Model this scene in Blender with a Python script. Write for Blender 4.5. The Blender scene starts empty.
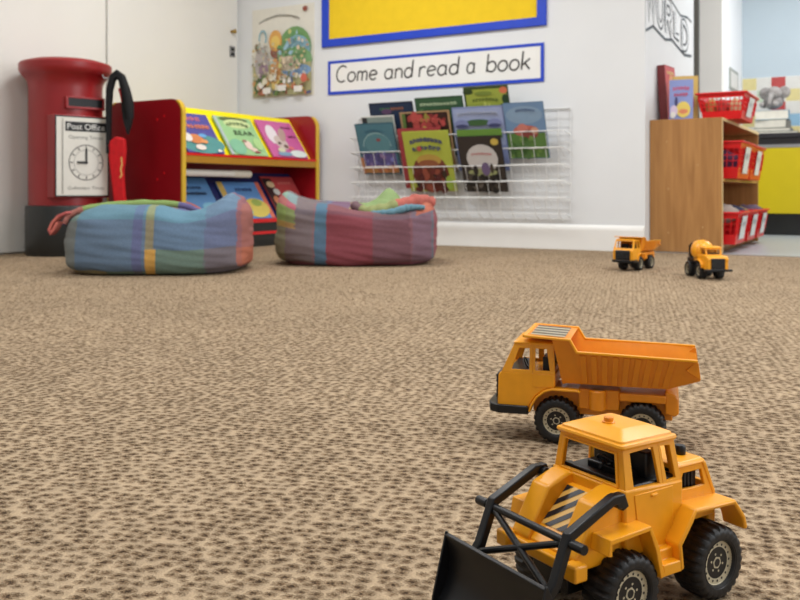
import bpy, bmesh, math, random
from mathutils import Vector, Matrix, noise
random.seed(7)
scene = bpy.context.scene
COL = scene.collection
PI = math.pi
sin, cos, rad = math.sin, math.cos, math.radians

# ------------------------------------------------------------------ colour and materials
def lin(c):
    return c / 12.92 if c <= .04045 else ((c + .055) / 1.055) ** 2.4
def rgb(r, g, b):
    return (lin(r / 255), lin(g / 255), lin(b / 255), 1)

def mat(name, col, rough=.5, spec=.5, var=.06, vscale=30, bump=0., bscale=200, metal=0, coat=0, sss=0):
    m = bpy.data.materials.new(name)
    m.use_nodes = True
    nt = m.node_tree
    N, L = nt.nodes, nt.links
    b = N['Principled BSDF']
    b.inputs['Roughness'].default_value = rough
    b.inputs['Specular IOR Level'].default_value = spec
    b.inputs['Metallic'].default_value = metal
    b.inputs['Coat Weight'].default_value = coat
    if sss:
        b.inputs['Subsurface Weight'].default_value = sss
        b.inputs['Subsurface Radius'].default_value = (.004, .003, .001)
        b.inputs['Subsurface Scale'].default_value = 1
    tc = N.new('ShaderNodeTexCoord')
    nz = N.new('ShaderNodeTexNoise')
    nz.inputs['Scale'].default_value = vscale
    nz.inputs['Detail'].default_value = 4
    L.new(tc.outputs['Object'], nz.inputs['Vector'])
    mr = N.new('ShaderNodeMapRange')
    mr.inputs[1].default_value = .3; mr.inputs[2].default_value = .7
    mr.inputs[3].default_value = 1 - var; mr.inputs[4].default_value = 1 + var
    L.new(nz.outputs['Fac'], mr.inputs[0])
    mx = N.new('ShaderNodeMix'); mx.data_type = 'RGBA'; mx.blend_type = 'MULTIPLY'
    mx.inputs[0].default_value = 1
    L.new(mr.outputs[0], mx.inputs[7])
    if col is None:
        at = N.new('ShaderNodeAttribute'); at.attribute_name = 'Col'
        hs = N.new('ShaderNodeHueSaturation'); hs.inputs['Saturation'].default_value = .88; hs.inputs['Value'].default_value = .88
        L.new(at.outputs['Color'], hs.inputs['Color']); L.new(hs.outputs['Color'], mx.inputs[6])
    else:
        mx.inputs[6].default_value = col
    L.new(mx.outputs[2], b.inputs['Base Color'])
    if bump:
        n2 = N.new('ShaderNodeTexNoise'); n2.inputs['Scale'].default_value = bscale; n2.inputs['Detail'].default_value = 3
        L.new(tc.outputs['Object'], n2.inputs['Vector'])
        bp = N.new('ShaderNodeBump'); bp.inputs['Strength'].default_value = bump; bp.inputs['Distance'].default_value = .002
        L.new(n2.outputs['Fac'], bp.inputs['Height'])
        L.new(bp.outputs['Normal'], b.inputs['Normal'])
    return m

M = dict(
    yellow=mat('yellow_plastic', rgb(234, 158, 22), .34, .5, .04, 60, .05, 900, sss=.0),
    orange=mat('orange_plastic', rgb(226, 138, 18), .34, .5, .05, 60, .05, 900),
    black=mat('black_plastic', rgb(15, 16, 19), .36, .4, .1, 60),
    rubber=mat('tyre_rubber', rgb(20, 20, 21), .5, .45, .12, 80, .1, 500),
    printed=mat('printed_paper', None, .4, .4, .03, 20),
    cloth=mat('woven_cotton', None, .9, .15, .10, 160, .5, 300),
    paper=mat('paper_pages', rgb(226, 222, 208), .8, .2, .05),
    wall=mat('white_wall_paint', rgb(220, 222, 223), .75, .25, .015, 3, .05, 90),
    wallleft=mat('cream_wall_paint', rgb(222, 220, 214), .6, .3, .02, 2),
    wallbright=mat('bright_white_paint', rgb(240, 241, 242), .7, .25, .01, 3),
    wallgrey=mat('grey_wall_paint', rgb(238, 236, 230), .7, .25, .02, 3),
    wallblue=mat('pale_blue_paint', rgb(192, 206, 214), .7, .25, .02, 3),
    skirt=mat('white_gloss_paint', rgb(232, 231, 227), .35, .5, .02, 4),
    ceil=mat('ceiling_white', rgb(238, 238, 236), .9, .1, .02, 4),
    red=mat('red_paint', rgb(140, 24, 27), .36, .5, .08, 8),
    redlam=mat('red_laminate', rgb(142, 12, 24), .32, .5, .05, 6),
    redpl=mat('red_basket_plastic', rgb(214, 22, 28), .35, .5, .06, 30),
    lipw=mat('tan_shelf_edge', rgb(170, 122, 34), .4, .5, .06, 20), yedge=mat('yellow_edging', rgb(206, 168, 50), .4, .5, .05, 20),
    yboard=mat('yellow_board', rgb(240, 222, 10), .5, .4, .04, 10),
    blueboard=mat('navy_board', rgb(32, 38, 92), .5, .4, .06, 10),
    blackpaint=mat('black_base_paint', rgb(26, 28, 27), .38, .5, .15, 10),
    wood=None, counter_yellow=mat('yellow_cupboard', rgb(206, 184, 12), .4, .5, .04, 4),
    worktop=mat('dark_worktop', rgb(38, 38, 42), .4, .5, .08, 30),
    steel=mat('grey_trim', rgb(150, 150, 150), .35, .5, .05, 30, metal=.3),
    brass=mat('brass', rgb(170, 140, 80), .35, .5, .1, 60, metal=.9),
    wire=mat('white_wire', rgb(224, 224, 222), .4, .5, .03, 30),
    blueframe=mat('blue_frame', rgb(30, 66, 190), .45, .4, .05, 10),
    boardy=mat('yellow_backing_paper', rgb(232, 196, 40), .8, .2, .03, 15, .1, 60),
    strap=mat('black_webbing', rgb(18, 18, 20), .75, .3, .15, 60),
    redcloth=mat('red_satchel_cloth', rgb(190, 16, 24), .7, .3, .12, 30),
    plush=mat('grey_plush', rgb(160, 155, 152), .95, .1, .2, 40, .6, 120),
    tube=mat('white_tube', rgb(232, 230, 222), .5, .4, .04, 20),
)

# wood with stretched grain
def wood_mat():
    m = mat('light_wood', rgb(178, 122, 62), .42, .45, .05, 10)
    nt = m.node_tree; N, L = nt.nodes, nt.links
    b = N['Principled BSDF']
    tc = N.new('ShaderNodeTexCoord'); mp = N.new('ShaderNodeMapping')
    mp.inputs['Scale'].default_value = (22, 22, 1.6)
    nz = N.new('ShaderNodeTexNoise'); nz.inputs['Scale'].default_value = 1.5; nz.inputs['Detail'].default_value = 6
    nz.inputs['Distortion'].default_value = .6
    cr = N.new('ShaderNodeValToRGB')
    cr.color_ramp.elements[0].position = .3; cr.color_ramp.elements[0].color = rgb(150, 104, 56)
    cr.color_ramp.elements[1].position = .72; cr.color_ramp.elements[1].color = rgb(176, 128, 74)
    L.new(tc.outputs['Object'], mp.inputs[0]); L.new(mp.outputs[0], nz.inputs['Vector'])
    L.new(nz.outputs['Fac'], cr.inputs[0]); L.new(cr.outputs[0], b.inputs['Base Color'])
    return m
M['wood'] = wood_mat()
M['wooddark'] = mat('shelf_back_wood', rgb(128, 84, 42), .5, .4, .1, 8)
M['woodpale'] = mat('pale_wood_edge', rgb(216, 190, 140), .5, .4, .06, 20)

def carpet_mat():
    m = bpy.data.materials.new('looped_beige_carpet'); m.use_nodes = True
    nt = m.node_tree; N, L = nt.nodes, nt.links
    b = N['Principled BSDF']
    b.inputs['Roughness'].default_value = .95
    b.inputs['Specular IOR Level'].default_value = .12
    tc = N.new('ShaderNodeTexCoord')
    def mth(op, a, bb=None, c=None):
        n = N.new('ShaderNodeMath'); n.operation = op
        for i, v in enumerate((a, bb, c)):
            if v is None: continue
            if isinstance(v, (int, float)): n.inputs[i].default_value = v
            else: L.new(v, n.inputs[i])
        return n.outputs[0]
    mp = N.new('ShaderNodeMapping')
    mp.inputs['Rotation'].default_value = (0, 0, rad(-15))
    L.new(tc.outputs['Object'], mp.inputs[0])
    # warp a little so that the rows are not ruler straight
    wn = N.new('ShaderNodeTexNoise'); wn.inputs['Scale'].default_value = 26; wn.inputs['Detail'].default_value = 2
    L.new(mp.outputs[0], wn.inputs['Vector'])
    wv = N.new('ShaderNodeVectorMath'); wv.operation = 'SCALE'; wv.inputs['Scale'].default_value = .010
    L.new(wn.outputs['Color'], wv.inputs[0])
    ad = N.new('ShaderNodeVectorMath'); ad.operation = 'ADD'
    L.new(mp.outputs[0], ad.inputs[0]); L.new(wv.outputs[0], ad.inputs[1])
    sc = N.new('ShaderNodeVectorMath'); sc.operation = 'MULTIPLY'; sc.inputs[1].default_value = (63, 78, 0)
    L.new(ad.outputs[0], sc.inputs[0])
    # brick offset: every second row moves half a loop
    sp = N.new('ShaderNodeSeparateXYZ'); L.new(sc.outputs[0], sp.inputs[0])
    row = mth('FLOOR', sp.outputs['Y'])
    off = mth('MULTIPLY', mth('MODULO', row, 2), .12)
    cb = N.new('ShaderNodeCombineXYZ')
    L.new(mth('ADD', sp.outputs['X'], off), cb.inputs['X']); L.new(sp.outputs['Y'], cb.inputs['Y'])
    vo = N.new('ShaderNodeTexVoronoi'); vo.voronoi_dimensions = '2D'; vo.inputs['Scale'].default_value = 1
    vo.inputs['Randomness'].default_value = .66
    L.new(cb.outputs[0], vo.inputs['Vector'])
    fine = N.new('ShaderNodeTexNoise'); fine.inputs['Scale'].default_value = 330; fine.inputs['Detail'].default_value = 3
    L.new(tc.outputs['Object'], fine.inputs['Vector'])
    vcol = N.new('ShaderNodeSeparateColor'); L.new(vo.outputs['Color'], vcol.inputs[0])
    d0 = mth('ADD', vo.outputs['Distance'], mth('MULTIPLY', mth('SUBTRACT', vcol.outputs[1], .22), .26))
    d = mth('ADD', d0, mth('MULTIPLY', mth('SUBTRACT', fine.outputs['Fac'], .5), .85))
    big = N.new('ShaderNodeTexNoise'); big.inputs['Scale'].default_value = 2.2; big.inputs['Detail'].default_value = 3
    L.new(tc.outputs['Object'], big.inputs['Vector'])
    cr = N.new('ShaderNodeValToRGB'); e = cr.color_ramp.elements  # dark end of the ramp paints cavity shade of the pile hollows into the colour
    e[0].position = .05; e[0].color = rgb(70, 55, 42)
    e[1].position = .62; e[1].color = rgb(174, 153, 126)
    e2 = cr.color_ramp.elements.new(.22); e2.color = rgb(126, 103, 79)
    e3 = cr.color_ramp.elements.new(.36); e3.color = rgb(156, 134, 107)
    L.new(d, cr.inputs[0])
    mr = N.new('ShaderNodeMapRange'); mr.inputs[1].default_value = .3; mr.inputs[2].default_value = .7
    mr.inputs[3].default_value = .93; mr.inputs[4].default_value = 1.06
    L.new(big.outputs['Fac'], mr.inputs[0])
    # each loop a little lighter or darker
    vc = N.new('ShaderNodeSeparateColor'); L.new(vo.outputs['Color'], vc.inputs[0])
    mr2 = N.new('ShaderNodeMapRange'); mr2.inputs[3].default_value = .88; mr2.inputs[4].default_value = 1.1
    L.new(vc.outputs[0], mr2.inputs[0])
    fib = N.new('ShaderNodeTexNoise'); fib.inputs['Scale'].default_value = 520; fib.inputs['Detail'].default_value = 2
    L.new(tc.outputs['Object'], fib.inputs['Vector'])
    mr3 = N.new('ShaderNodeMapRange'); mr3.inputs[1].default_value = .3; mr3.inputs[2].default_value = .7; mr3.inputs[3].default_value = .80; mr3.inputs[4].default_value = 1.18
    L.new(fib.outputs['Fac'], mr3.inputs[0])
    mx = N.new('ShaderNodeMix'); mx.data_type = 'RGBA'; mx.blend_type = 'MULTIPLY'; mx.inputs[0].default_value = 1
    L.new(cr.outputs[0], mx.inputs[6]); L.new(mth('MULTIPLY', mth('MULTIPLY', mr.outputs[0], mr2.outputs[0]), mr3.outputs[0]), mx.inputs[7])
    L.new(mx.outputs[2], b.inputs['Base Color'])
    h = mth('MINIMUM', mth('MULTIPLY', mth('MAXIMUM', d, 0), 1.7), 1)
    bp = N.new('ShaderNodeBump'); bp.inputs['Strength'].default_value = .9; bp.inputs['Distance'].default_value = .0055
    L.new(h, bp.inputs['Height']); L.new(bp.outputs['Normal'], b.inputs['Normal'])
    return m
M['carpet'] = carpet_mat()
M['capm'] = mat('screw_cap_tan', rgb(184, 146, 96), .5)
M['framegrey'] = mat('grey_notice_frame', rgb(158, 162, 154), .6)
M['vinyl'] = mat('grey_vinyl', rgb(168, 174, 178), .35, .5, .05, 20)

# ------------------------------------------------------------------ mesh builder
class MB:
    def __init__(s):
        s.v, s.f, s.c, s.m = [], [], [], []
        s.col = (1, 1, 1, 1); s.mi = 0
    def add(s, vs, fs, col=None, mi=None):
        n = len(s.v)
        s.v += [tuple(v) for v in vs]
        for f in fs:
            s.f.append(tuple(i + n for i in f)); s.c.append(col or s.col); s.m.append(s.mi if mi is None else mi)
        return s
    def box(s, x0, x1, y0, y1, z0, z1, col=None, mi=None):
        vs = [(x, y, z) for x in (x0, x1) for y in (y0, y1) for z in (z0, z1)]
        return s.add(vs, [(0, 1, 3, 2), (4, 6, 7, 5), (0, 4, 5, 1), (2, 3, 7, 6), (0, 2, 6, 4), (1, 5, 7, 3)], col, mi)
    def prism(s, poly, a0, a1, axis='y', col=None, mi=None):
        n = len(poly)
        def p(q, a):
            return {'y': (q[0], a, q[1]), 'x': (a, q[0], q[1]), 'z': (q[0], q[1], a)}[axis]
        vs = [p(q, a0) for q in poly] + [p(q, a1) for q in poly]
        fs = [tuple(range(n)), tuple(range(2 * n - 1, n - 1, -1))] + [(i, (i + 1) % n, n + (i + 1) % n, n + i) for i in range(n)]
        return s.add(vs, fs, col, mi)
    def loft(s, loops, cap=True, col=None, mi=None):
        n = len(loops[0]); vs = [p for l in loops for p in l]; fs = []
        for k in range(len(loops) - 1):
            for i in range(n):
                j = (i + 1) % n
                fs.append((k * n + i, k * n + j, (k + 1) * n + j, (k + 1) * n + i))
        if cap:
            fs.append(tuple(range(n))[::-1]); o = (len(loops) - 1) * n
            fs.append(tuple(o + i for i in range(n)))
        return s.add(vs, fs, col, mi)
    def tube(s, pts, r, n=8, col=None, mi=None, closed=False, flat=1):
        pts = [Vector(p) for p in pts]; loops = []; up = None
        for i, p in enumerate(pts):
            if closed:
                t = pts[(i + 1) % len(pts)] - pts[i - 1]
            else:
                t = pts[min(i + 1, len(pts) - 1)] - pts[max(i - 1, 0)]
            t.normalize()
            if up is None:
                up = Vector((0, 0, 1)) if abs(t.z) < .9 else Vector((1, 0, 0))
            a = t.cross(up).normalized(); up = a.cross(t).normalized()
            rr = r[i] if isinstance(r, (list, tuple)) else r
            loops.append([tuple(p + a * cos(2 * PI * k / n) * rr + up * sin(2 * PI * k / n) * rr * flat) for k in range(n)])
        if closed:
            loops.append(loops[0]); return s.loft(loops, False, col, mi)
        return s.loft(loops, True, col, mi)
    def bar(s, p0, p1, w, h, up=(0, 0, 1), col=None, mi=None):
        p0, p1 = Vector(p0), Vector(p1); t = (p1 - p0).normalized()
        a = t.cross(Vector(up)).normalized(); u = a.cross(t).normalized()
        l = lambda p: [tuple(p + a * x * w / 2 + u * z * h / 2) for x, z in ((-1, -1), (1, -1), (1, 1), (-1, 1))]
        return s.loft([l(p0), l(p1)], True, col, mi)
    def path(s, pts, w, h, side=(0, 1, 0), col=None, mi=None):
        # rectangular bar swept along pts, mitred; side = width direction
        pts = [Vector(p) for p in pts]; sd = Vector(side).normalized(); loops = []
        for i, p in enumerate(pts):
            d0 = (p - pts[i - 1]).normalized() if i else None
            d1 = (pts[i + 1] - p).normalized() if i < len(pts) - 1 else None
            t = ((d0 or d1) + (d1 or d0)).normalized()
            u = sd.cross(t).normalized()
            k = 1 / max(.35, t.dot(d0 or d1))
            loops.append([tuple(p + sd * a * w / 2 + u * b_ * h / 2 * k) for a, b_ in ((-1, -1), (1, -1), (1, 1), (-1, 1))])
        return s.loft(loops, True, col, mi)
    def lathe(s, prof, n=32, o=(0, 0, 0), axis='z', col=None, mi=None, cap=True, fr=None):
        # prof: (radius, height)
        loops = []
        for q, (r, h) in enumerate(prof):
            l = []
            for k in range(n):
                a = 2 * PI * k / n
                rr = r + (fr(q, k) if fr else 0)
                c_, s_ = rr * cos(a), rr * sin(a)
                l.append({'z': (o[0] + c_, o[1] + s_, o[2] + h), 'y': (o[0] + c_, o[1] + h, o[2] + s_), 'x': (o[0] + h, o[1] + c_, o[2] + s_)}[axis])
            loops.append(l)
        return s.loft(loops, cap, col, mi)
    def ring(s, outer, inner, off, col=None, mi=None):
        n = len(outer); o = Vector(off)
        A = [Vector(p) for p in outer]; B = [Vector(p) for p in inner]
        vs = A + B + [p + o for p in A] + [p + o for p in B]; fs = []
        for i in range(n):
            j = (i + 1) % n
            fs += [(i, j, n + j, n + i), (2 * n + i, 3 * n + i, 3 * n + j, 2 * n + j), (i, 2 * n + i, 2 * n + j, j), (n + i, n + j, 3 * n + j, 3 * n + i)]
        return s.add(vs, fs, col, mi)
    def mesh(s, name, mats, smooth=35):
        me = bpy.data.meshes.new(name)
        me.from_pydata(s.v, [], s.f)
        ms = mats if isinstance(mats, (list, tuple)) else [mats]
        for m in ms: me.materials.append(m)
        for p, c in zip(me.polygons, s.m): p.material_index = c
        if any(m in (M['printed'], M['cloth']) for m in ms):
            at = me.color_attributes.new('Col', 'FLOAT_COLOR', 'CORNER')
            buf = []
            for p, c in zip(me.polygons, s.c): buf += list(c) * p.loop_total
            at.data.foreach_set('color', buf)
        bm = bmesh.new(); bm.from_mesh(me)
        bmesh.ops.recalc_face_normals(bm, faces=bm.faces); bm.to_mesh(me); bm.free()
        if smooth:
            me.polygons.foreach_set('use_smooth', [True] * len(me.polygons))
            me.set_sharp_from_angle(angle=rad(smooth))
        me.update()
        return me
    def build(s, name, mats, parent=None, bevel=0, smooth=35, seg=2, label=None):
        o = bpy.data.objects.new(name, s.mesh(name, mats, smooth)); COL.objects.link(o)
        if parent: o.parent = parent
        if bevel:
            b = o.modifiers.new('bevel', 'BEVEL'); b.width = bevel; b.segments = seg; b.limit_method = 'ANGLE'; b.angle_limit = rad(28)
        if label: o['label'] = label
        return o

def tag(o, label, cat, group=None, kind=None):
    o['label'] = label; o['category'] = cat
    if group: o['group'] = group
    if kind: o['kind'] = kind
    return o
def empty(name, loc=(0, 0, 0), rz=0):
    o = bpy.data.objects.new(name, None); COL.objects.link(o)
    o.empty_display_size = .05; o.location = loc; o.rotation_euler = (0, 0, rz); return o
def struct(name, mb, m, bevel=0, parent=None, smooth=0):
    o = mb.build(name, m, parent, bevel, smooth)
    if not parent: o['kind'] = 'structure'
    return o
def copy_tree(o, parent=None):
    c = o.copy(); COL.objects.link(c)
    if parent: c.parent = parent
    for ch in list(o.children): copy_tree(ch, c)
    return c

# ------------------------------------------------------------------ room frame
# C is the free corner between the reading wall and the WORLD wall; U runs along the reading wall, V into the depth
C = Vector((1.55, 5.48, 0)); A_U = rad(-30)
U = Vector((cos(A_U), sin(A_U), 0)); V = Vector((-sin(A_U), cos(A_U), 0))
def P(u, v, z=0): return C + U * u + V * v + Vector((0, 0, z))
ROOM = Matrix.Translation(C) @ Matrix.Rotation(A_U, 4, 'Z')
def place(o, u, v, z, az=0, lean=0, roll=0):
    # az: turn of the thing's own x axis from U (degrees); lean: top falls forward (degrees)
    o.matrix_world = Matrix.Translation(P(u, v, z)) @ Matrix.Rotation(A_U + rad(az), 4, 'Z') @ Matrix.Rotation(rad(lean), 4, 'X') @ Matrix.Rotation(rad(roll), 4, 'Y')
    return o
def room(o): o.matrix_world = ROOM; return o

# floor, ceiling and walls (built in room coordinates)
def bx(*a): return MB().box(*a)
mb = MB(); mb.box(-3.5, 6.5, -9, .02, -.1, 0)
room(struct('floor', mb, M['carpet']))
room(struct('floor_vinyl', bx(-.02, 6.5, .02, 3.6, -.1, -.002), M['vinyl']))
room(struct('trim_1', bx(0, 6.5, .005, .035, -.01, .003), M['steel']))
room(struct('ceiling', bx(-3.5, 6.5, -9, 3.6, 2.75, 2.85), M['ceil']))
room(struct('wall_front', bx(-3.5, 0, 0, .12, 0, 2.75), M['wall']))
room(struct('wall_left', bx(-3.5, -3.34, -9, 0, 0, 2.75), M['wallleft']))
room(struct('wall_right', bx(-.12, 0, .12, 1.5, 0, 2.75), M['wall']))
room(struct('trim_2', bx(-.13, .035, 1.5, 1.545, 0, 2.75), mat('dark_end_trim', rgb(84, 82, 74), .5)))
room(struct('wall_recess', bx(-3.5, .073, 2.3, 2.42, 0, 2.75), M['wallgrey']))
room(struct('wall_reveal', bx(-.05, .073, 2.4205, 3.5, 0, 2.75), M['wallbright']))
room(struct('wall_back', bx(.073, 6.5, 3.4, 3.55, 0, 2.75), M['wallblue']))
# baseboard of the reading wall: moulded top
mb = MB(); mb.prism([(0, 0), (-.018, 0), (-.018, .135), (-.014, .15), (-.006, .163), (0, .165)], -3.34, -.001, 'x')

room(struct('baseboard_front', mb, M['skirt']))
mb = MB(); mb.box(-3.34, -3.322, -9, -2.95, 0, .03); room(struct('baseboard_left', mb, M['blackpaint']))
# white door in the left wall beside the corner, with a second leaf towards the camera
mb = MB(); mb.box(-3.34, -3.318, -1.37, -.03, .01, 2.05)
d1 = room(struct('door_1', mb, M['wallleft'], .003))
kb = MB(); kb.lathe([(.012, 0), (.012, .006), (.008, .012), (.018, .03), (.018, .042), (.008, .048)], 20, (-3.318, -.10, 1.685), 'x')
kb.build('door_knob', M['brass'], d1)
kb = MB(); kb.box(-3.318, -3.311, -.125, -.06, 1.48, 1.57)
lk = kb.build('lock_plate', M['steel'], d1, .002)
kb = MB(); kb.box(-3.311, -3.306, -.112, -.074, 1.53, 1.555); kb.box(-3.311, -3.306, -.112, -.074, 1.49, 1.515); kb.build('key_hole', M['black'], lk)
mb = MB(); mb.box(-3.34, -3.318, -2.9, -1.392, .01, 2.05)
room(struct('door_2', mb, M['wallleft'], .003))

# splashback tiles: one sheet of squares on the back wall
mb = MB(); random.seed(3)
TC = {'w': rgb(232, 230, 222), 'r': rgb(196, 38, 34), 'y': rgb(232, 216, 140), 'b': rgb(140, 190, 220), 'g': rgb(200, 218, 190)}
rows = ['ywrwrwbwrwyw', 'wgwybwrwgwbw', 'wwrwrwywwrwg', 'ywwbwwrwywrw', 'wwwywrwbwwyw']
for r, row in enumerate(rows):
    for k, ch in enumerate(row * 4):
        x = .08 + k * .128
        if x > 4.5: break
        z = 1.472 - r * .118
        mb.box(x, x + .124, 3.392, 3.4, z - .114, z, TC[ch])
room(struct('trim_3', mb, M['printed'], 0))
mb = MB(); mb.box(.075, 4.6, 3.394, 3.4, .9, 1.474); room(struct('trim_4', mb, M['wallgrey']))

# ------------------------------------------------------------------ flat lettering and printed pictures
_txt = {}
def text_polys(s):
    if s not in _txt:
        cu = bpy.data.curves.new('t', 'FONT'); cu.body = s; cu.resolution_u = 3; cu.size = 1
        o = bpy.data.objects.new('t', cu); COL.objects.link(o)
        dg = bpy.context.evaluated_depsgraph_get(); dg.update()
        me = bpy.data.meshes.new_from_object(o.evaluated_get(dg))
        vs = [tuple(v.co) for v in me.vertices]; fs = [tuple(p.vertices) for p in me.polygons]
        bpy.data.objects.remove(o); bpy.data.curves.remove(cu); bpy.data.meshes.remove(me)
        xs = [v[0] for v in vs] or [0, 1]
        _txt[s] = ([((v[0] - min(xs)), v[1]) for v in vs], fs, max(xs) - min(xs))
    return _txt[s]
class Print:
    # draws in the x-z plane, facing -y, each layer a hair in front of the last
    def __init__(s, mb, y=0, mi=0): s.mb, s.y, s.mi = mb, y, mi; s.T = lambda x, z: (x, z)
    def up(s): s.y -= .00025
    def poly(s, pts, col):
        s.up(); s.mb.add([(*(lambda q: (q[0], s.y, q[1]))(s.T(*p)),) for p in pts], [tuple(range(len(pts)))], col, s.mi)
    def rect(s, x0, x1, z0, z1, col): s.poly([(x0, z0), (x1, z0), (x1, z1), (x0, z1)], col)
    def ell(s, x, z, rx, rz, col, rot=0, n=18, a0=0, a1=2 * PI):
        c_, s_ = cos(rot), sin(rot); pts = []
        for k in range(n):
            a = a0 + (a1 - a0) * k / (n if a1 - a0 > 6.2 else n - 1)
            p, q = rx * cos(a), rz * sin(a); pts.append((x + p * c_ - q * s_, z + p * s_ + q * c_))
        s.poly(pts, col)
    def stroke(s, pts, w, col):
        s.up(); vs, fs = [], []
        for i, p in enumerate(pts):
            a = pts[max(i - 1, 0)]; b = pts[min(i + 1, len(pts) - 1)]
            dx, dz = b[0] - a[0], b[1] - a[1]; l = math.hypot(dx, dz) or 1
            ox, oz = -dz / l * w / 2, dx / l * w / 2
            for q in ((p[0] + ox, p[1] + oz), (p[0] - ox, p[1] - oz)):
                t = s.T(*q); vs.append((t[0], s.y, t[1]))
        for i in range(len(pts) - 1): fs.append((2 * i, 2 * i + 1, 2 * i + 3, 2 * i + 2))
        s.mb.add(vs, fs, col, s.mi)
    def loop(s, x, z, rx, rz, w, col, n=28, a0=0, a1=2 * PI):
        s.stroke([(x + rx * cos(a0 + (a1 - a0) * k / n), z + rz * sin(a0 + (a1 - a0) * k / n)) for k in range(n + 1)], w, col)
    def text(s, t, x, z, w, h, col, arc=0):
        vs, fs, tw = text_polys(t); s.up(); out = []
        for a, b in vs:
            fx = a / tw; xx = x + fx * w; zz = z + b / .72 * h + arc * (1 - (2 * fx - 1) ** 2)
            q = s.T(xx, zz); out.append((q[0], s.y, q[1]))
        s.mb.add(out, fs, col, s.mi)
    def scrawl(s, x, z, w, h, col, n=8, arc=0, th=None, seed=1):
        # a line of lettering too small to read in the photograph: separate blurred letter marks
        r = random.Random(seed); lw = w / n
        for k in range(n):
            fx = (k + .5) / n; zz = z + arc * (1 - (2 * fx - 1) ** 2); x0 = x + k * lw; t_ = th or lw * .26
            hh = h * r.uniform(.8, 1)
            s.stroke([(x0 + lw * .2, zz), (x0 + lw * .2, zz + hh)], t_, col)
            s.stroke([(x0 + lw * .2, zz + hh * r.uniform(.5, .95)), (x0 + lw * .7, zz + hh * r.uniform(.4, .9)), (x0 + lw * .7, zz + hh * r.uniform(0, .3))], t_, col)

WHITE, BLACK = rgb(238, 236, 228), rgb(24, 24, 26)

# ------------------------------------------------------------------ wall display
# noticeboard
nb = empty('noticeboard'); tag(nb, 'large yellow noticeboard with blue frame high on the reading wall', 'noticeboard')
mb = MB(); mb.ring([(-2.48, 0, 1.497), (-.652, 0, 1.497), (-.652, 0, 2.62), (-2.48, 0, 2.62)], [(-2.415, 0, 1.556), (-.717, 0, 1.556), (-.717, 0, 2.56), (-2.415, 0, 2.56)], (0, -.022, 0))
mb.build('frame', M['blueframe'], nb, .003)
bx(-2.43, -.70, -.010, 0, 1.54, 2.58).build('board', M['boardy'], nb)
room(nb)
# hand lettered sign
def arc(cx, cz, rx, rz, a0, a1, n=16): return [(cx + rx * cos(rad(a0 + (a1 - a0) * k / n)), cz + rz * sin(rad(a0 + (a1 - a0) * k / n))) for k in range(n + 1)]
bowl = arc(.44, .5, .4, .5, 50, 405)
GL = {
    'C': ([arc(.66, .86, .6, .86, 48, 305)], 1.12),
    'o': ([arc(.45, .5, .41, .5, 90, 450)], .9),
    'm': ([[(.08, 1), (.08, 0)], [(.08, .55)] + arc(.33, .65, .25, .34, 180, 0) + [(.58, 0)], [(.58, .55)] + arc(.83, .65, .25, .34, 180, 0) + [(1.08, 0)]], 1.16),
    'e': ([[(.08, .5), (.8, .6)] + arc(.44, .52, .39, .49, 14, 318)], .88),
    'a': ([bowl, [(.82, 1), (.8, .2), (.94, .0)]], .98),
    'n': ([[(.08, 1), (.08, 0)], [(.08, .5)] + arc(.42, .6, .34, .38, 180, 0) + [(.78, 0)]], .86),
    'd': ([bowl, [(.84, 1.75), (.83, 0)]], .92),
    'r': ([[(.08, 1), (.08, 0)], [(.08, .45)] + arc(.42, .5, .34, .48, 165, 50)], .68),
    'b': ([[(.08, 1.75), (.07, 0)], arc(.48, .5, .4, .5, 150, -150)], .9),
    'k': ([[(.08, 1.75), (.08, 0)], [(.74, 1.02), (.1, .42)], [(.32, .62), (.8, 0)]], .84),
}
sg = empty('wall_sign'); tag(sg, 'long white sign with blue border reading Come and read a book', 'sign')
mb = MB(); mb.box(-2.42, -.676, -.006, 0, 1.13, 1.382); mb.build('sign_panel', M['skirt'], sg)
mb = MB(); mb.ring([(-2.427, -.006, 1.128), (-.67, -.006, 1.122), (-.67, -.006, 1.384), (-2.427, -.006, 1.388)], [(-2.405, -.006, 1.152), (-.694, -.006, 1.146), (-.694, -.006, 1.363), (-2.405, -.006, 1.367)], (0, -.003, 0)); mb.build('border', M['blueframe'], sg)
for wd, x0, x1 in (('Come', -2.358, -1.982), ('and', -1.923, -1.678), ('read', -1.633, -1.306), ('a', -1.247, -1.177), ('book', -1.097, -.767)):
    tot = sum(GL[c][1] for c in wd) + .1 * (len(wd) - 1); k = (x1 - x0) / tot; x = x0; mb = MB(); pr = Print(mb, -.0065)
    for c in wd:
        st, w_ = GL[c]
        for line in st:
            pr.stroke([(x + (px + .1 * pz) * k * .96, 1.216 + pz * .0715 - .012 * (x + 1.56)*.5) for px, pz in line], .0125, rgb(52, 50, 48))
        x += (w_ + .1) * k
    mb.build('lettering', M['printed'], sg)
room(sg)
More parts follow.
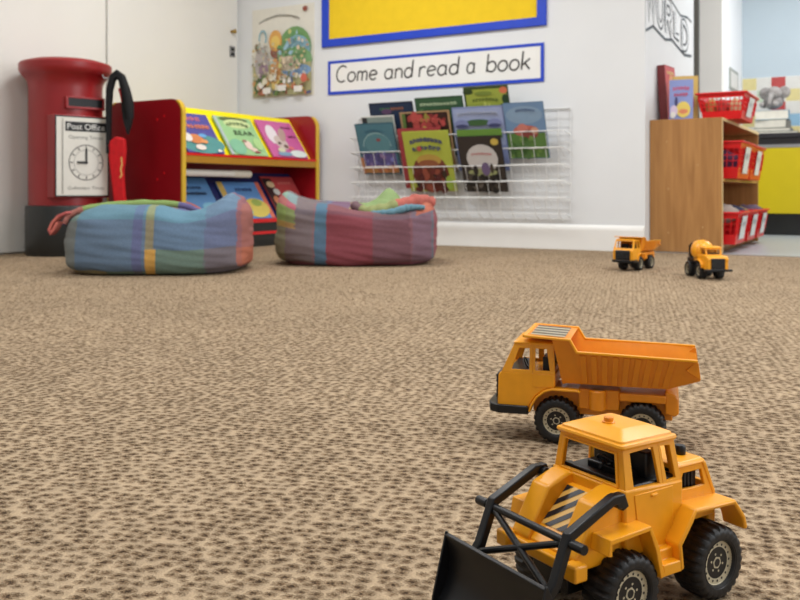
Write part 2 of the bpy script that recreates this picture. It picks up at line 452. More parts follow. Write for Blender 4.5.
# illustrated poster (a plain made-up animal picnic)
po = empty('poster'); tag(po, 'childrens illustrated animal poster on wall beside the door', 'poster')
mb = MB(); mb.box(-3.18, -2.56, -.003, 0, 1.14, 1.86, rgb(232, 228, 214)); pr = Print(mb, -.003); random.seed(11)
px0, px1, pz0, pz1 = -3.17, -2.57, 1.15, 1.69
pr.scrawl(px0 + .06, 1.735, .42, .022, rgb(90, 80, 70), 26, .045, .004)
pr.ell(px1 - .07, 1.82, .025, .02, rgb(150, 60, 30))
pr.ell(-2.74, 1.52, .16, .17, rgb(110, 160, 90)); pr.ell(-2.72, 1.50, .13, .12, rgb(130, 180, 200)); pr.ell(-2.74, 1.42, .17, .11, rgb(120, 170, 110))
pr.rect(px0 + .01, px1 - .01, pz0, 1.40, rgb(176, 172, 120))
pr.ell(-2.72, 1.34, .14, .05, rgb(120, 160, 205)); pr.ell(-2.80, 1.40, .10, .06, rgb(214, 196, 170))
pr.ell(-3.07, 1.42, .07, .13, rgb(190, 180, 176)); pr.ell(-3.05, 1.35, .05, .07, rgb(160, 130, 150)); pr.stroke(arc(-3.06, 1.62, .035, .06, 200, -40), .012, rgb(100, 170, 190))
pr.ell(-3.10, 1.24, .05, .06, rgb(90, 110, 70)); pr.ell(-3.12, 1.55, .02, .03, rgb(150, 120, 80))
pr.ell(-2.93, 1.33, .055, .12, rgb(220, 150, 60)); pr.ell(-2.93, 1.50, .05, .05, rgb(150, 90, 70)); pr.ell(-2.93, 1.59, .065, .085, rgb(226, 160, 40)); pr.ell(-2.93, 1.58, .045, .05, rgb(240, 200, 70))
for k in range(70):
    c = random.choice([(210, 150, 70), (110, 140, 70), (236, 226, 200), (160, 90, 60), (90, 90, 130), (220, 190, 90), (200, 110, 60), (240, 236, 226)])
    pr.ell(random.uniform(px0 + .02, px1 - .03), random.uniform(pz0 + .01, 1.31), random.uniform(.008, .032), random.uniform(.008, .028), rgb(*c), random.uniform(0, 3), 10)
for k in range(120):
    c = random.choice([(190, 176, 150), (150, 140, 120), (214, 190, 130), (120, 130, 100), (200, 150, 110), (170, 190, 180), (226, 214, 190)])
    pr.ell(random.uniform(px0 + .02, px1 - .03), random.uniform(1.28, 1.58), random.uniform(.004, .018), random.uniform(.004, .016), rgb(*c), random.uniform(0, 3), 8)
for x, z in ((-2.98, 1.19), (-2.83, 1.205), (-2.67, 1.19)): pr.rect(x - .04, x + .04, z - .025, z + .02, rgb(238, 234, 226))
pr.ell(-2.615, 1.27, .03, .035, rgb(210, 80, 40))
for k in range(40):
    c = random.choice([(120, 170, 110), (150, 190, 210), (90, 150, 90), (200, 200, 120), (226, 200, 170)])
    pr.ell(random.uniform(-2.86, -2.6), random.uniform(1.36, 1.64), random.uniform(.006, .022), random.uniform(.006, .022), rgb(*c), 0, 9)
mb.build('picture', M['printed'], po)
room(po)
# WORLD banner on the short wall
wl = empty('wall_lettering'); tag(wl, 'white paper banner with outlined letters reading WORLD on short wall', 'sign')
mb = MB(); pr = Print(mb, 0)
def ribbon_poly():
    top = [(.06, 1.93), (.33, 1.86), (.42, 1.90), (.78, 1.80), (.86, 1.83), (1.42, 1.74)]
    bot = [(1.42, 1.42), (1.15, 1.42), (.86, 1.53), (.78, 1.50), (.62, 1.49), (.42, 1.56), (.36, 1.55), (.06, 1.60)]
    return top, bot
WLET = {'W': [[(0, 1), (.25, 0), (.5, .75), (.75, 0), (1, 1)]], 'O': [arc(.5, .5, .42, .5, 90, 450)], 'R': [[(.1, 0), (.1, 1)], [(.1, 1), (.5, 1)] + arc(.55, .75, .3, .25, 90, -90) + [(.1, .5)], [(.45, .5), (.9, 0)]],
        'L': [[(.15, 1), (.15, 0), (.85, 0)]], 'D': [[(.1, 0), (.1, 1), (.35, 1)] + arc(.35, .5, .55, .5, 90, -90) + [(.1, 0)]]}
grey = rgb(70, 72, 76)
low = [(-.04 + .05, 1.405), (.198, 1.463), (.54, 1.427), (.735, 1.456), (1.144, 1.404), (1.40, 1.43)]
upp = [(.02, 1.80), (.20, 1.84), (.50, 1.79), (.72, 1.726), (1.008, 1.674), (1.249, 1.701), (1.40, 1.69)]
pr.poly(low + upp[::-1], rgb(244, 244, 244))
pr.stroke(low, .020, grey); pr.stroke(upp, .018, grey)
for ch, x, z, w_, h_ in (('W', .055, 1.49, .19, .27), ('O', .29, 1.50, .21, .25), ('R', .53, 1.475, .20, .22), ('L', .775, 1.50, .20, .17), ('D', 1.03, 1.45, .24, .19)):
    for line in WLET[ch]:
        pr.stroke([(x + a * w_, z + b_ * h_) for a, b_ in line], .066, rgb(58, 60, 64))
    for line in WLET[ch]:
        pr.stroke([(x + a * w_, z + b_ * h_) for a, b_ in line], .032, rgb(240, 240, 240))
mb.build('banner', M['printed'], wl)
# faces +U: local x -> V, local -y -> +U
place(wl, .0025, 0, 0, 90)

# wire book rack on the reading wall
rk = empty('wire_book_rack'); tag(rk, 'white wire book rack hung low on the reading wall', 'rack')
mb = MB(); W0, W1 = -2.14, -.485
for z in [.93 - .055 * k for k in range(14)]: mb.tube([(W0, -.012, z), (W1, -.012, z)], .0016, 5)
k = W0
while k <= W1 + .001: mb.tube([(k, -.016, .2), (k, -.016, .93)], .0016, 5); k += .0828
mb.tube([(W0, -.014, .2), (W0, -.014, .935), (W1, -.014, .935), (W1, -.014, .2), (W0, -.014, .2)], .004, 6)
mb.build('back_grid', M['wire'], rk)
for top, bot in ((.78, .67), (.672, .565), (.557, .455), (.45, .345), (.34, .235)):
    mb = MB(); yt, yb = -.145, -.105
    for z, y in ((top, yt), (bot, yb)): mb.tube([(W0, -.012, z - .02), (W0, y, z), (W1, y, z), (W1, -.012, z - .02)], .0033, 6)
    k = W0 + .04
    while k < W1:
        mb.tube([(k, yt, top), (k, yb, bot), (k, -.02, bot - .055)], .0020, 5); k += .0828
    mb.build('pocket_tier', M['wire'], rk)
room(rk)

# ------------------------------------------------------------------ books
def book(label, w, h, base, deco, t=.012, spine=None, cat='book', group=None):
    r = empty('picture_book'); tag(r, label, cat, group)
    mb = MB(); s = spine or base
    mb.box(-w / 2, w / 2, -t, -t + .002, 0, h, base); mb.box(-w / 2, w / 2, -.002, 0, 0, h, base)
    mb.box(-w / 2 - .001, -w / 2 + .002, -t, 0, 0, h, s)
    pr = Print(mb, -t); pr.T = lambda x, z: ((x - .5) * w, z * h)
    deco(pr); mb.build('cover', M['printed'], r)
    bx(-w / 2 + .003, w / 2 - .004, -t + .0025, -.0025, .003, h - .004).build('pages', M['paper'], r)
    return r
def sprinkle(p, cols, n, x0, x1, z0, z1, r0, r1, seed):
    q = random.Random(seed)
    for k in range(n): p.ell(q.uniform(x0, x1), q.uniform(z0, z1), q.uniform(r0, r1), q.uniform(r0, r1), rgb(*q.choice(cols)), q.uniform(0, 3), 9)
def d_meerk(p):
    p.rect(.02, .98, .3, .98, rgb(70, 126, 142)); p.loop(.5, .55, .36, .26, .02, rgb(150, 190, 190), 24, 0, PI)
    p.ell(.52, .6, .33, .2, rgb(84, 140, 150)); p.rect(.06, .94, .17, .42, rgb(96, 84, 150)); p.rect(.04, .96, .03, .17, rgb(196, 130, 44))
    p.ell(.56, .68, .06, .03, rgb(150, 60, 70)); p.scrawl(.24, .80, .5, .045, rgb(44, 100, 130), 9, .05)
    sprinkle(p, [(120, 120, 190), (70, 70, 130), (150, 120, 170)], 20, .1, .9, .2, .42, .02, .05, 1)
    sprinkle(p, [(230, 170, 60), (170, 90, 40), (210, 120, 40)], 16, .1, .9, .04, .15, .02, .05, 2); p.rect(.02, .10, .03, .35, rgb(190, 120, 60))
def d_back1(p):
    p.rect(.03, .97, .5, .97, rgb(30, 52, 84)); p.scrawl(.24, .86, .25, .06, rgb(70, 130, 70), 4); p.scrawl(.5, .86, .3, .06, rgb(170, 100, 60), 5); p.ell(.4, .84, .12, .05, rgb(100, 70, 110))
def d_top2(p):
    p.rect(.02, .98, .5, .97, rgb(54, 96, 62)); p.scrawl(.1, .86, .8, .055, rgb(190, 214, 170), 11); sprinkle(p, [(40, 80, 50), (90, 130, 80)], 20, .1, .9, .6, .8, .02, .07, 3)
def d_green(p):
    p.rect(.04, .96, .4, .96, rgb(158, 172, 40)); p.ell(.9, .93, .09, .05, rgb(212, 96, 30)); p.ell(.92, .8, .07, .07, rgb(40, 70, 40)); p.ell(.1, .93, .12, .04, rgb(50, 70, 30))
    p.scrawl(.18, .77, .6, .05, rgb(90, 110, 30), 8, .02); p.ell(.45, .9, .2, .03, rgb(120, 140, 40)); sprinkle(p, [(70, 90, 40), (190, 200, 80)], 16, .1, .9, .5, .74, .02, .05, 4)
def d_grey(p):
    p.rect(.02, .98, .4, .98, rgb(150, 166, 158)); p.rect(.02, .18, .4, .98, rgb(60, 60, 62)); p.scrawl(.25, .84, .6, .05, rgb(110, 120, 120), 10)
def d_red(p):
    p.rect(.05, .97, .4, .98, rgb(54, 30, 26)); sprinkle(p, [(168, 34, 30), (190, 46, 36), (130, 24, 24)], 26, .2, .9, .72, .95, .03, .08, 5)
    sprinkle(p, [(150, 140, 40), (196, 170, 50)], 8, .42, .62, .7, .95, .02, .05, 6); p.rect(.05, .12, .4, .98, rgb(90, 120, 50)); p.scrawl(.25, .82, .6, .08, rgb(200, 60, 44), 6)
def d_blue(p):
    p.rect(.02, .98, .4, .98, rgb(150, 164, 204)); p.scrawl(.1, .86, .8, .06, rgb(214, 220, 232), 11, .02); p.scrawl(.105, .857, .8, .06, rgb(70, 84, 120), 11, .02, .009)
    p.ell(.5, .76, .26, .05, rgb(60, 100, 54)); p.ell(.18, .74, .14, .07, rgb(120, 130, 180)); p.ell(.82, .74, .14, .07, rgb(120, 130, 180)); p.ell(.18, .71, .12, .03, rgb(60, 66, 110)); p.ell(.82, .71, .12, .03, rgb(60, 66, 110))
    p.rect(.06, .94, .52, .66, rgb(104, 150, 40)); p.rect(.06, .94, .52, .56, rgb(70, 104, 30))
def d_pig(p):
    p.rect(.01, .99, .45, .99, rgb(104, 142, 182)); p.ell(.5, .78, .46, .16, rgb(128, 160, 190)); p.rect(.01, .99, .01, .46, rgb(86, 128, 52))
    p.ell(.5, .50, .32, .10, rgb(190, 90, 70)); p.ell(.42, .53, .14, .1, rgb(206, 110, 92)); p.ell(.6, .44, .2, .08, rgb(140, 50, 44)); p.ell(.72, .5, .1, .06, rgb(214, 150, 120))
    p.scrawl(.3, .83, .5, .05, rgb(70, 96, 140), 9, .02); sprinkle(p, [(60, 100, 40), (110, 150, 60), (80, 120, 60)], 26, .05, .95, .03, .38, .02, .07, 7)
def d_yel(p):
    p.rect(.01, .99, .01, .99, rgb(178, 188, 28)); p.ell(.5, .3, .40, .32, rgb(122, 52, 28)); p.ell(.5, .52, .27, .10, rgb(190, 150, 30)); p.ell(.48, .46, .22, .07, rgb(150, 80, 30))
    p.scrawl(.14, .78, .72, .08, rgb(66, 70, 110), 9, .05, .032); p.scrawl(.18, .67, .64, .075, rgb(70, 76, 110), 7, .03, .032, 4); p.ell(.34, .72, .05, .045, rgb(190, 60, 30))
    sprinkle(p, [(110, 34, 26), (90, 30, 30), (150, 60, 30), (60, 40, 40)], 34, .12, .85, .03, .36, .03, .08, 8); p.ell(.9, .15, .07, .12, rgb(150, 180, 30)); p.ell(.82, .3, .05, .06, rgb(60, 44, 30))
def d_dark(p):
    p.rect(.01, .99, .01, .99, rgb(58, 50, 46)); p.ell(.52, .60, .36, .26, rgb(206, 200, 196)); p.scrawl(.28, .66, .48, .045, rgb(196, 90, 90), 10, .015)
    p.ell(.86, .9, .09, .06, rgb(206, 176, 40)); p.ell(.5, .36, .34, .07, rgb(150, 156, 100)); p.ell(.58, .42, .10, .12, rgb(110, 90, 130)); p.ell(.34, .4, .06, .09, rgb(50, 44, 44)); p.ell(.72, .43, .04, .09, rgb(70, 60, 50))
    sprinkle(p, [(40, 36, 34), (80, 70, 60), (110, 100, 90), (30, 30, 30)], 30, .08, .92, .03, .3, .03, .07, 9)
GR = 'picture books in the wire wall rack'
LB = lambda dz: math.degrees(math.atan2(.13, dz))
def rack_book(label, x0, x1, zb, zt, base, deco, vt=-.2, vb=-.07, **k):
    dv = vb - vt; dz = zt - zb
    b_ = book(label, abs(x1 - x0), math.hypot(dv, dz), base, deco, group=GR, **k)
    return place(b_, (x0 + x1) / 2, vb + .006, zb, 0, math.degrees(math.atan2(dv, dz)))
rack_book('navy picture book, back row at left, only its top showing', -1.96, -1.60, .64, 1.027, rgb(24, 38, 66), d_back1, -.16, -.03)
rack_book('dark green picture book with pale title, back row beside the navy one', -1.575, -1.205, .64, 1.045, rgb(44, 84, 52), d_top2, -.165, -.03)
rack_book('lime green picture book with orange corner, highest in the wire rack', -1.187, -.863, .65, 1.096, rgb(60, 80, 40), d_green, -.18, -.03)
rack_book('grey picture book with white edge peeping above the teal one', -2.02, -1.745, .56, .932, WHITE, d_grey, -.175, -.045, t=.008)
rack_book('teal picture book with purple and orange bands at the rack left end', -2.05, -1.73, .515, .878, rgb(50, 100, 118), d_meerk, -.212, -.072)
rack_book('dark picture book with red lettering above the yellow-green one', -1.682, -1.293, .53, .946, rgb(180, 140, 90), d_red, -.19, -.06)
rack_book('pale lilac-blue picture book with green lawn on its cover', -1.27, -.89, .53, .96, rgb(120, 134, 184), d_blue, -.19, -.06)
rack_book('sky blue picture book with a pink pig on grass, rightmost in rack', -.885, -.605, .608, .97, rgb(90, 126, 160), d_pig, -.205, -.072)
rack_book('red book showing only as a strip beside the yellow-green one', -1.70, -1.36, .41, .83, rgb(176, 28, 40), lambda p: p.rect(.03, .97, .03, .97, rgb(170, 26, 40)), -.198, -.06, t=.008)
rack_book('yellow-green picture book with brown animals and two title lines', -1.645, -1.285, .39, .806, rgb(186, 196, 40), d_yel, -.222, -.075)
rack_book('dark brown picture book with pale oval on its cover', -1.22, -.90, .385, .758, rgb(50, 44, 42), d_dark, -.212, -.072)

# ------------------------------------------------------------------ red bookcase (double sided, with sloping shelves)
bc = empty('display_bookcase'); tag(bc, 'red two-sided book display with yellow edges beside the reading corner', 'bookcase')
UF, UB = -2.47, -3.13; CUm = -2.80
def panel(v0, v1):
    r_ = .09; zt = .965; pts = [(UB, .0), (UF, .0)]
    pts += [(UF - r_ + r_ * cos(rad(a)), zt - r_ + r_ * sin(rad(a))) for a in range(0, 91, 15)]
    pts += [(UB + r_ - r_ * sin(rad(a)), zt - r_ + r_ * cos(rad(a))) for a in range(0, 91, 15)]
    return pts
for v0, v1 in ((-1.535, -1.505), (-.10, -.07)):
    mb = MB(); mb.prism(panel(v0, v1), v0, v1, 'y'); s_ = mb.build('side_panel', M['redlam'], bc)
    pts = panel(v0, v1); mb = MB()
    mb.path([(p[0], (v0 + v1) / 2, p[1]) for p in pts[1:7]], .032, .012); mb.build('edging', M['yedge'], s_, smooth=50); mb = MB(); mb.path([(p[0], (v0 + v1) / 2, p[1]) for p in pts[10:]] + [(UB, (v0 + v1) / 2, 0)], .032, .012); mb.build('edging', M['yedge'], s_, smooth=50)
    if v0 < -1:
        for x_, z_ in ((-2.62, .86), (-2.68, .84), (-2.62, .50), (-2.68, .46)):
            mb = MB(); mb.lathe([(.008, 0), (.008, -.002)], 12, (x_, v0, z_), 'y'); mb.build('screw', M['redpl'], s_)
for sgn in (1, -1):
    X = lambda u: CUm + sgn * (u - CUm)
    mb = MB(); mb.prism([(X(-2.515), .612), (X(-2.735), .945), (X(-2.752), .945), (X(-2.545), .612)], -1.505, -.10, 'y'); mb.build('upper_board', M['yboard'], bc)
    mb = MB(); mb.prism([(X(-2.515), .165), (X(-2.735), .52), (X(-2.752), .52), (X(-2.545), .165)], -1.505, -.10, 'y'); mb.build('lower_board', M['blueboard'], bc)
    mb = MB(); mb.box(min(X(-2.474), X(-2.56)), max(X(-2.474), X(-2.56)), -1.505, -.1, .565, .612); lip = mb.build('shelf_lip', M['lipw'], bc, .003)
    mb = MB(); mb.box(min(X(-2.472), X(-2.50)), max(X(-2.472), X(-2.50)), -1.505, -.1, .612, .628); mb.build('lip_rail', M['redpl'], lip)
    mb = MB(); mb.box(min(X(-2.474), X(-2.56)), max(X(-2.474), X(-2.56)), -1.505, -.1, .165, .192); mb.build('bottom_rail', M['redpl'], bc, .003)
    mb = MB(); mb.box(min(X(-2.476), X(-2.56)), max(X(-2.476), X(-2.56)), -1.505, -.1, .0, .165); kk = mb.build('kick_board', M['blackpaint'], bc)
    mb = MB(); mb.box(min(X(-2.472), X(-2.48)), max(X(-2.472), X(-2.48)), -1.505, -.1, .085, .105); mb.build('kick_strip', M['redpl'], kk)
mb = MB(); mb.box(CUm - .012, CUm + .012, -1.505, -.1, 0, .93); mb.build('spine_board', M['redlam'], bc)
room(bc)
GU, GLo = 'books on the upper bookcase shelf', 'books on the lower bookcase shelf'
def case_book(label, v0, v1, zb, zt, base, deco, grp, u0=-2.508, **k):
    dz = zt - zb; b_ = book(label, v1 - v0, dz / cos(rad(33.4)), base, deco, group=grp, t=.010, **k)
    return place(b_, u0, (v0 + v1) / 2, zb, 90, -33.4)
def c1(p):
    p.rect(.0, 1, 0, 1, rgb(66, 62, 156)); p.ell(.5, .22, .6, .24, rgb(70, 150, 150)); p.scrawl(.12, .80, .62, .12, rgb(206, 90, 110), 5, 0, .035); p.scrawl(.3, .60, .6, .12, rgb(216, 104, 70), 6, 0, .035, 3)
    p.ell(.35, .33, .2, .12, rgb(214, 116, 34)); p.ell(.14, .36, .13, .11, rgb(232, 226, 220)); p.ell(.58, .42, .11, .05, rgb(70, 160, 220)); p.ell(.38, .12, .14, .07, rgb(234, 220, 210)); p.ell(.55, .27, .1, .05, rgb(230, 140, 50)); p.ell(.86, .05, .06, .03, WHITE)
def c2(p):
    p.rect(0, 1, 0, 1, rgb(150, 204, 134)); p.rect(0, .07, 0, 1, rgb(176, 190, 196)); p.ell(.5, .93, .4, .07, rgb(90, 110, 60)); p.ell(.55, .82, .36, .12, rgb(206, 224, 150)); p.scrawl(.24, .72, .6, .1, rgb(50, 90, 40), 6, .06, .03)
    p.text('BEAR', .34, .52, .52, .12, rgb(16, 44, 20)); p.ell(.56, .26, .1, .12, rgb(236, 206, 190)); p.ell(.66, .14, .09, .06, rgb(230, 200, 180)); p.ell(.5, .36, .06, .04, rgb(160, 120, 100)); p.ell(.72, .08, .08, .03, rgb(150, 60, 50)); p.ell(.25, .2, .2, .2, rgb(120, 190, 150)); p.ell(.85, .3, .12, .16, rgb(170, 216, 130))
def c3(p):
    p.rect(0, 1, 0, 1, rgb(204, 70, 152)); p.ell(.27, .62, .15, .26, rgb(232, 222, 228), -.15); p.ell(.42, .40, .16, .2, rgb(206, 186, 178), .5); p.ell(.55, .62, .1, .2, rgb(186, 150, 140), -.4); p.ell(.36, .38, .05, .04, rgb(70, 50, 50)); p.ell(.5, .3, .06, .05, rgb(110, 80, 70))
    p.scrawl(.62, .80, .3, .07, rgb(110, 30, 80), 4, 0, .022); p.scrawl(.70, .55, .24, .07, rgb(110, 30, 80), 3, 0, .022); p.ell(.75, .1, .24, .1, rgb(220, 234, 230)); p.ell(.35, .08, .2, .06, rgb(120, 160, 190)); p.ell(.62, .25, .08, .05, rgb(230, 90, 110)); p.ell(.3, .18, .1, .06, rgb(210, 210, 170))
case_book('purple and teal picture book with orange fox, upper bookcase shelf', -1.445, -1.10, .63, .895, rgb(60, 56, 150), c1, GU)
case_book('pale green picture book titled BEAR, middle of upper bookcase shelf', -1.03, -.64, .63, .90, rgb(150, 200, 130), c2, GU)
case_book('pink picture book with white rabbit, upper bookcase shelf', -.58, -.16, .63, .905, rgb(200, 66, 150), c3, GU)
def l1(p):
    p.rect(0, 1, 0, 1, rgb(62, 130, 190)); p.scrawl(.3, .72, .45, .08, rgb(20, 50, 90), 6, 0, .025); p.scrawl(.22, .58, .6, .08, rgb(20, 50, 90), 8, 0, .025); p.ell(.2, .2, .35, .2, rgb(206, 90, 40), -.4); p.ell(.75, .3, .22, .1, rgb(100, 170, 200)); p.ell(.7, .1, .3, .08, rgb(50, 110, 150))
def l2(p):
    p.rect(0, 1, 0, 1, rgb(60, 136, 208)); p.rect(0, .13, 0, 1, rgb(206, 170, 60)); p.rect(.9, 1, 0, 1, rgb(214, 84, 36)); p.scrawl(.35, .74, .4, .1, rgb(26, 60, 120), 5, 0, .03); p.ell(.65, .28, .3, .26, rgb(214, 190, 50)); p.ell(.7, .42, .12, .1, rgb(150, 170, 60)); p.ell(.35, .2, .16, .14, rgb(120, 180, 190))
def l3(p):
    p.rect(0, 1, 0, 1, rgb(196, 24, 30)); p.rect(.0, .28, 0, .95, rgb(60, 36, 40)); p.ell(.2, .8, .12, .08, rgb(230, 200, 150)); p.ell(.28, .62, .1, .08, rgb(226, 226, 220)); p.scrawl(.45, .8, .4, .07, rgb(236, 120, 110), 5, 0, .02); p.ell(.15, .4, .09, .12, rgb(210, 120, 60))
case_book('light blue picture book with orange shape, lower bookcase shelf', -1.445, -1.10, .19, .47, rgb(60, 126, 190), l1, GLo)
case_book('blue and yellow picture book with orange edge, lower bookcase shelf', -1.01, -.56, .19, .445, rgb(50, 120, 200), l2, GLo)
case_book('red picture book behind beanbag peak, lower bookcase shelf', -.50, -.12, .19, .49, rgb(190, 24, 30), l3, GLo)
tb = empty('paper_tube'); tag(tb, 'white tube lying under upper shelf of the red bookcase', 'tube')
mb = MB(); mb.tube([(0, .0, 0), (0, .56, 0)], .023, 16); mb.build('tube_body', M['tube'], tb)
mb = MB(); mb.tube([(0, .56, 0), (0, .735, 0), (0, .74, 0)], [.0255, .0255, .022], 16); mb.build('end_cap', M['paper'], tb)
place(tb, -2.575, -1.5, .495+.01, 0)

# ------------------------------------------------------------------ pillar box
pb = empty('pillar_box'); tag(pb, 'red toy post box with black base and clock notice', 'post box')
mb = MB(); mb.lathe([(.213, .295), (.213, 1.00), (.216, 1.03), (.224, 1.055), (.24, 1.075)], 64); body = mb.build('body', M['red'], pb)
mb = MB(); mb.lathe([(.24, 1.075), (.254, 1.088), (.264, 1.105), (.268, 1.118), (.268, 1.150), (.26, 1.160), (.2, 1.178), (.1, 1.186), (.01, 1.188)], 64); mb.build('cap', M['red'], pb)
mb = MB(); mb.lathe([(.228, 0), (.231, .01), (.231, .290), (.228, .298), (.214, .30)], 64); mb.build('base', M['blackpaint'], pb)
FY = -.206
mb = MB(); mb.box(-.17, .17, FY - .018, FY + .16, .345, .835); mb.build('notice_backing', M['red'], pb, .006)
mb = MB(); mb.box(-.165, .165, FY - .022, FY - .019, .352, .828, BLACK); pr = Print(mb, FY - .022)
pr.rect(-.157, .157, .360, .820, rgb(226, 222, 210)); pr.rect(-.105, .148, .738, .795, BLACK)
pr.text('Post Office', -.092, .750, .23, .036, WHITE); pr.text('Opening Times', -.085, .695, .21, .02, rgb(110, 106, 100)); pr.text('Collection Times', -.09, .395, .225, .02, rgb(110, 106, 100))
gy = rgb(120, 116, 110); pr.loop(.022, .555, .104, .104, .006, gy, 40); pr.loop(.022, .555, .075, .075, .003, rgb(170, 166, 158), 40)
for k in range(12):
    a = 2 * PI * k / 12; pr.stroke([(.022 + .082 * cos(a), .555 + .082 * sin(a)), (.022 + .098 * cos(a), .555 + .098 * sin(a))], .007, gy)
pr.stroke([(.022, .552), (.022, .638)], .011, BLACK); pr.stroke([(.025, .555), (-.036, .555)], .014, BLACK); pr.ell(.022, .555, .009, .009, BLACK)
pr.stroke([(-.122, .37), (-.122, .81)], .004, rgb(130, 126, 120))
nt_ = mb.build('notice', M['printed'], pb)
mb = MB(); mb.ring([(-.095, FY - .014, .872), (.145, FY - .014, .872), (.145, FY - .014, .945), (-.095, FY - .014, .945)], [(-.08, FY - .014, .886), (.13, FY - .014, .886), (.13, FY - .014, .935), (-.08, FY - .014, .935)], (0, .12, 0)); sl = mb.build('slot_surround', M['red'], pb, .003)
bx(-.082, .132, FY - .011, FY + .06, .884, .937).build('slot', M['black'], sl)
pb.location = (-2.045, 5.30, 0); pb.rotation_euler = (0, 0, rad(45))

# satchel hanging on its right side
st = empty('satchel'); tag(st, 'red satchel hanging by a black strap between post box and bookcase', 'bag')
mb = MB()
mb.path([(-.075, .0, -.46), (-.078, 0, -.2), (-.07, 0, -.09), (-.045, 0, -.02), (-.012, 0, .0), (.025, 0, -.02), (.055, 0, -.09), (.078, 0, -.18), (.092, 0, -.27), (.075, 0, -.31), (.05, .01, -.25), (.036, .012, -.16)], .06, .03, (0, 1, 0))
mb.tube([(-.075, .0, -.30), (-.078, 0, -.2), (-.07, 0, -.09), (-.045, 0, -.02), (-.012, 0, .0), (.025, 0, -.02), (.055, 0, -.09), (.078, 0, -.18), (.088, 0, -.26)], [.022, .026, .029, .030, .030, .032, .038, .046, .034], 10, flat=1)
mb.build('strap', M['strap'], st, smooth=60)
mb = MB(); mb.tube([(.0, .015, -.08), (.03, .015, -.13), (.045, .015, -.2), (.04, .015, -.26)], [.012, .03, .032, .012], 10, flat=.6); mb.build('lining', M['redcloth'], st, smooth=60)
mb = MB(); pts = [(-.085, -.40), (-.02, -.36), (.055, -.37), (.062, -.44), (.045, -.56), (.05, -.66), (.062, -.74), (-.03, -.76), (-.05, -.62)]
mb.prism(pts, -.03, .03, 'y'); pouch = mb.build('pouch', M['redcloth'], st, .012, 60, 3)
mb = MB(); pr = Print(mb, -.0305); pr.stroke([(.03, -.48), (.036, -.52), (.026, -.55), (.034, -.58), (.02, -.60)], .012, rgb(226, 170, 60)); mb.build('printed_mark', M['printed'], pouch)
st.scale = (.74, .9, 1.04)
st.location = (-1.695, 5.215, 1.088); st.rotation_euler = (0, 0, rad(5))
mb = MB(); mb.tube([(0, 0, 0), (.0, -.10, .0), (0, -.115, .02)], .006, 8)
hk = mb.build('hook', M['steel'], st); hk.rotation_euler = (0, 0, rad(-100)); hk.location = (-.02, 0, -.022)

# ------------------------------------------------------------------ beanbags
def beanbag(W, D, H, plaid, shape, seed):
    n, m_ = 260, 120; vs, fs, cs = [], [], []
    pw = lambda c_, e: math.copysign(abs(c_) ** e, c_)
    # spread the rings and columns evenly along the outline
    def even(fn, a0, a1, cnt):
        N_ = 40000; ps = [fn(a0 + (a1 - a0) * k / N_) for k in range(N_ + 1)]; acc = [0]
        for k in range(N_): acc.append(acc[-1] + math.hypot(ps[k + 1][0] - ps[k][0], ps[k + 1][1] - ps[k][1]))
        out = []; k = 0
        for q in range(cnt):
            tgt = acc[-1] * q / (cnt - (0 if a1 - a0 > 6 else 1))
            while k < N_ and acc[k] < tgt: k += 1
            out.append(a0 + (a1 - a0) * k / N_)
        return out
    OM = even(lambda a: (W / 2 * pw(cos(a), .50), D / 2 * pw(sin(a), .72)), 0, 2 * PI, n)
    ET = even(lambda a: (.4 * pw(cos(a), .20 if a < 0 else .30), H / 2 * pw(sin(a), .42 if a < 0 else .50)), -PI / 2, PI / 2, m_ + 1)
    SE = [(pw(sin(a), .42 if a < 0 else .50) + 1) / 2 for a in ET]
    for j in range(m_ + 1):
        eta = ET[j]
        for i in range(n):
            om = OM[i]
            lo = eta < 0; ce, se = pw(cos(eta), .20 if lo else .30), pw(sin(eta), .42 if lo else .50)
            x = W / 2 * ce * pw(cos(om), .50); y = D / 2 * ce * pw(sin(om), .72); s_ = (se + 1) / 2
            z = H * s_
            z, x, y = shape(x / (W / 2), y / (D / 2), s_, z, x, y)
            q = Vector((x * 5 + seed, y * 5, z * 9))
            d = .016 * noise.noise(q) + .007 * noise.noise(Vector((x * 5 + seed, y * 6, z * 46 + x * 6)))
            nrm = Vector((x / (W / 2) ** 2, y / (D / 2) ** 2, (z - H / 2) / (H / 2) ** 2 * .6)).normalized()
            if z > .012:
                x += nrm.x * d; y += nrm.y * d; z += nrm.z * d
            vs.append((x, y, max(z, .0)))
    for j in range(m_):
        for i in range(n):
            k = (i + 1) % n
            fs.append((j * n + i, j * n + k, (j + 1) * n + k, (j + 1) * n + i))
    mb = MB(); mb.v = vs; mb.f = fs; mb.m = [0] * len(fs)
    for j in range(m_):
        for i in range(n):
            p = vs[j * n + i]; r_ = math.cos(ET[j]) ** .3
            mb.c.append(plaid(p[0] / W + .5, .7 if r_ > .93 else .9, OM[i], p[1] / (D / 2), max(SE[j], p[2] / H if SE[j] > .9 else 0)))
    return mb
def stripes(t, table):
    for lim, c in table:
        if t < lim: return c
    return table[-1][1]
def blend(a, b, k=.5): return rgb(*[a[i] * (1 - k) + b[i] * k for i in range(3)])
OLV, SLB, PUR, GLD, VIO, PNK, TEAL, GRN, BRN, GRY, MAR, PLM, RED, ORG = (146, 132, 100), (98, 122, 148), (98, 86, 146), (198, 152, 60), (106, 102, 144), (150, 96, 104), (92, 152, 164), (118, 134, 80), (130, 118, 94), (124, 110, 112), (142, 52, 64), (118, 76, 86), (180, 72, 74), (188, 100, 66)
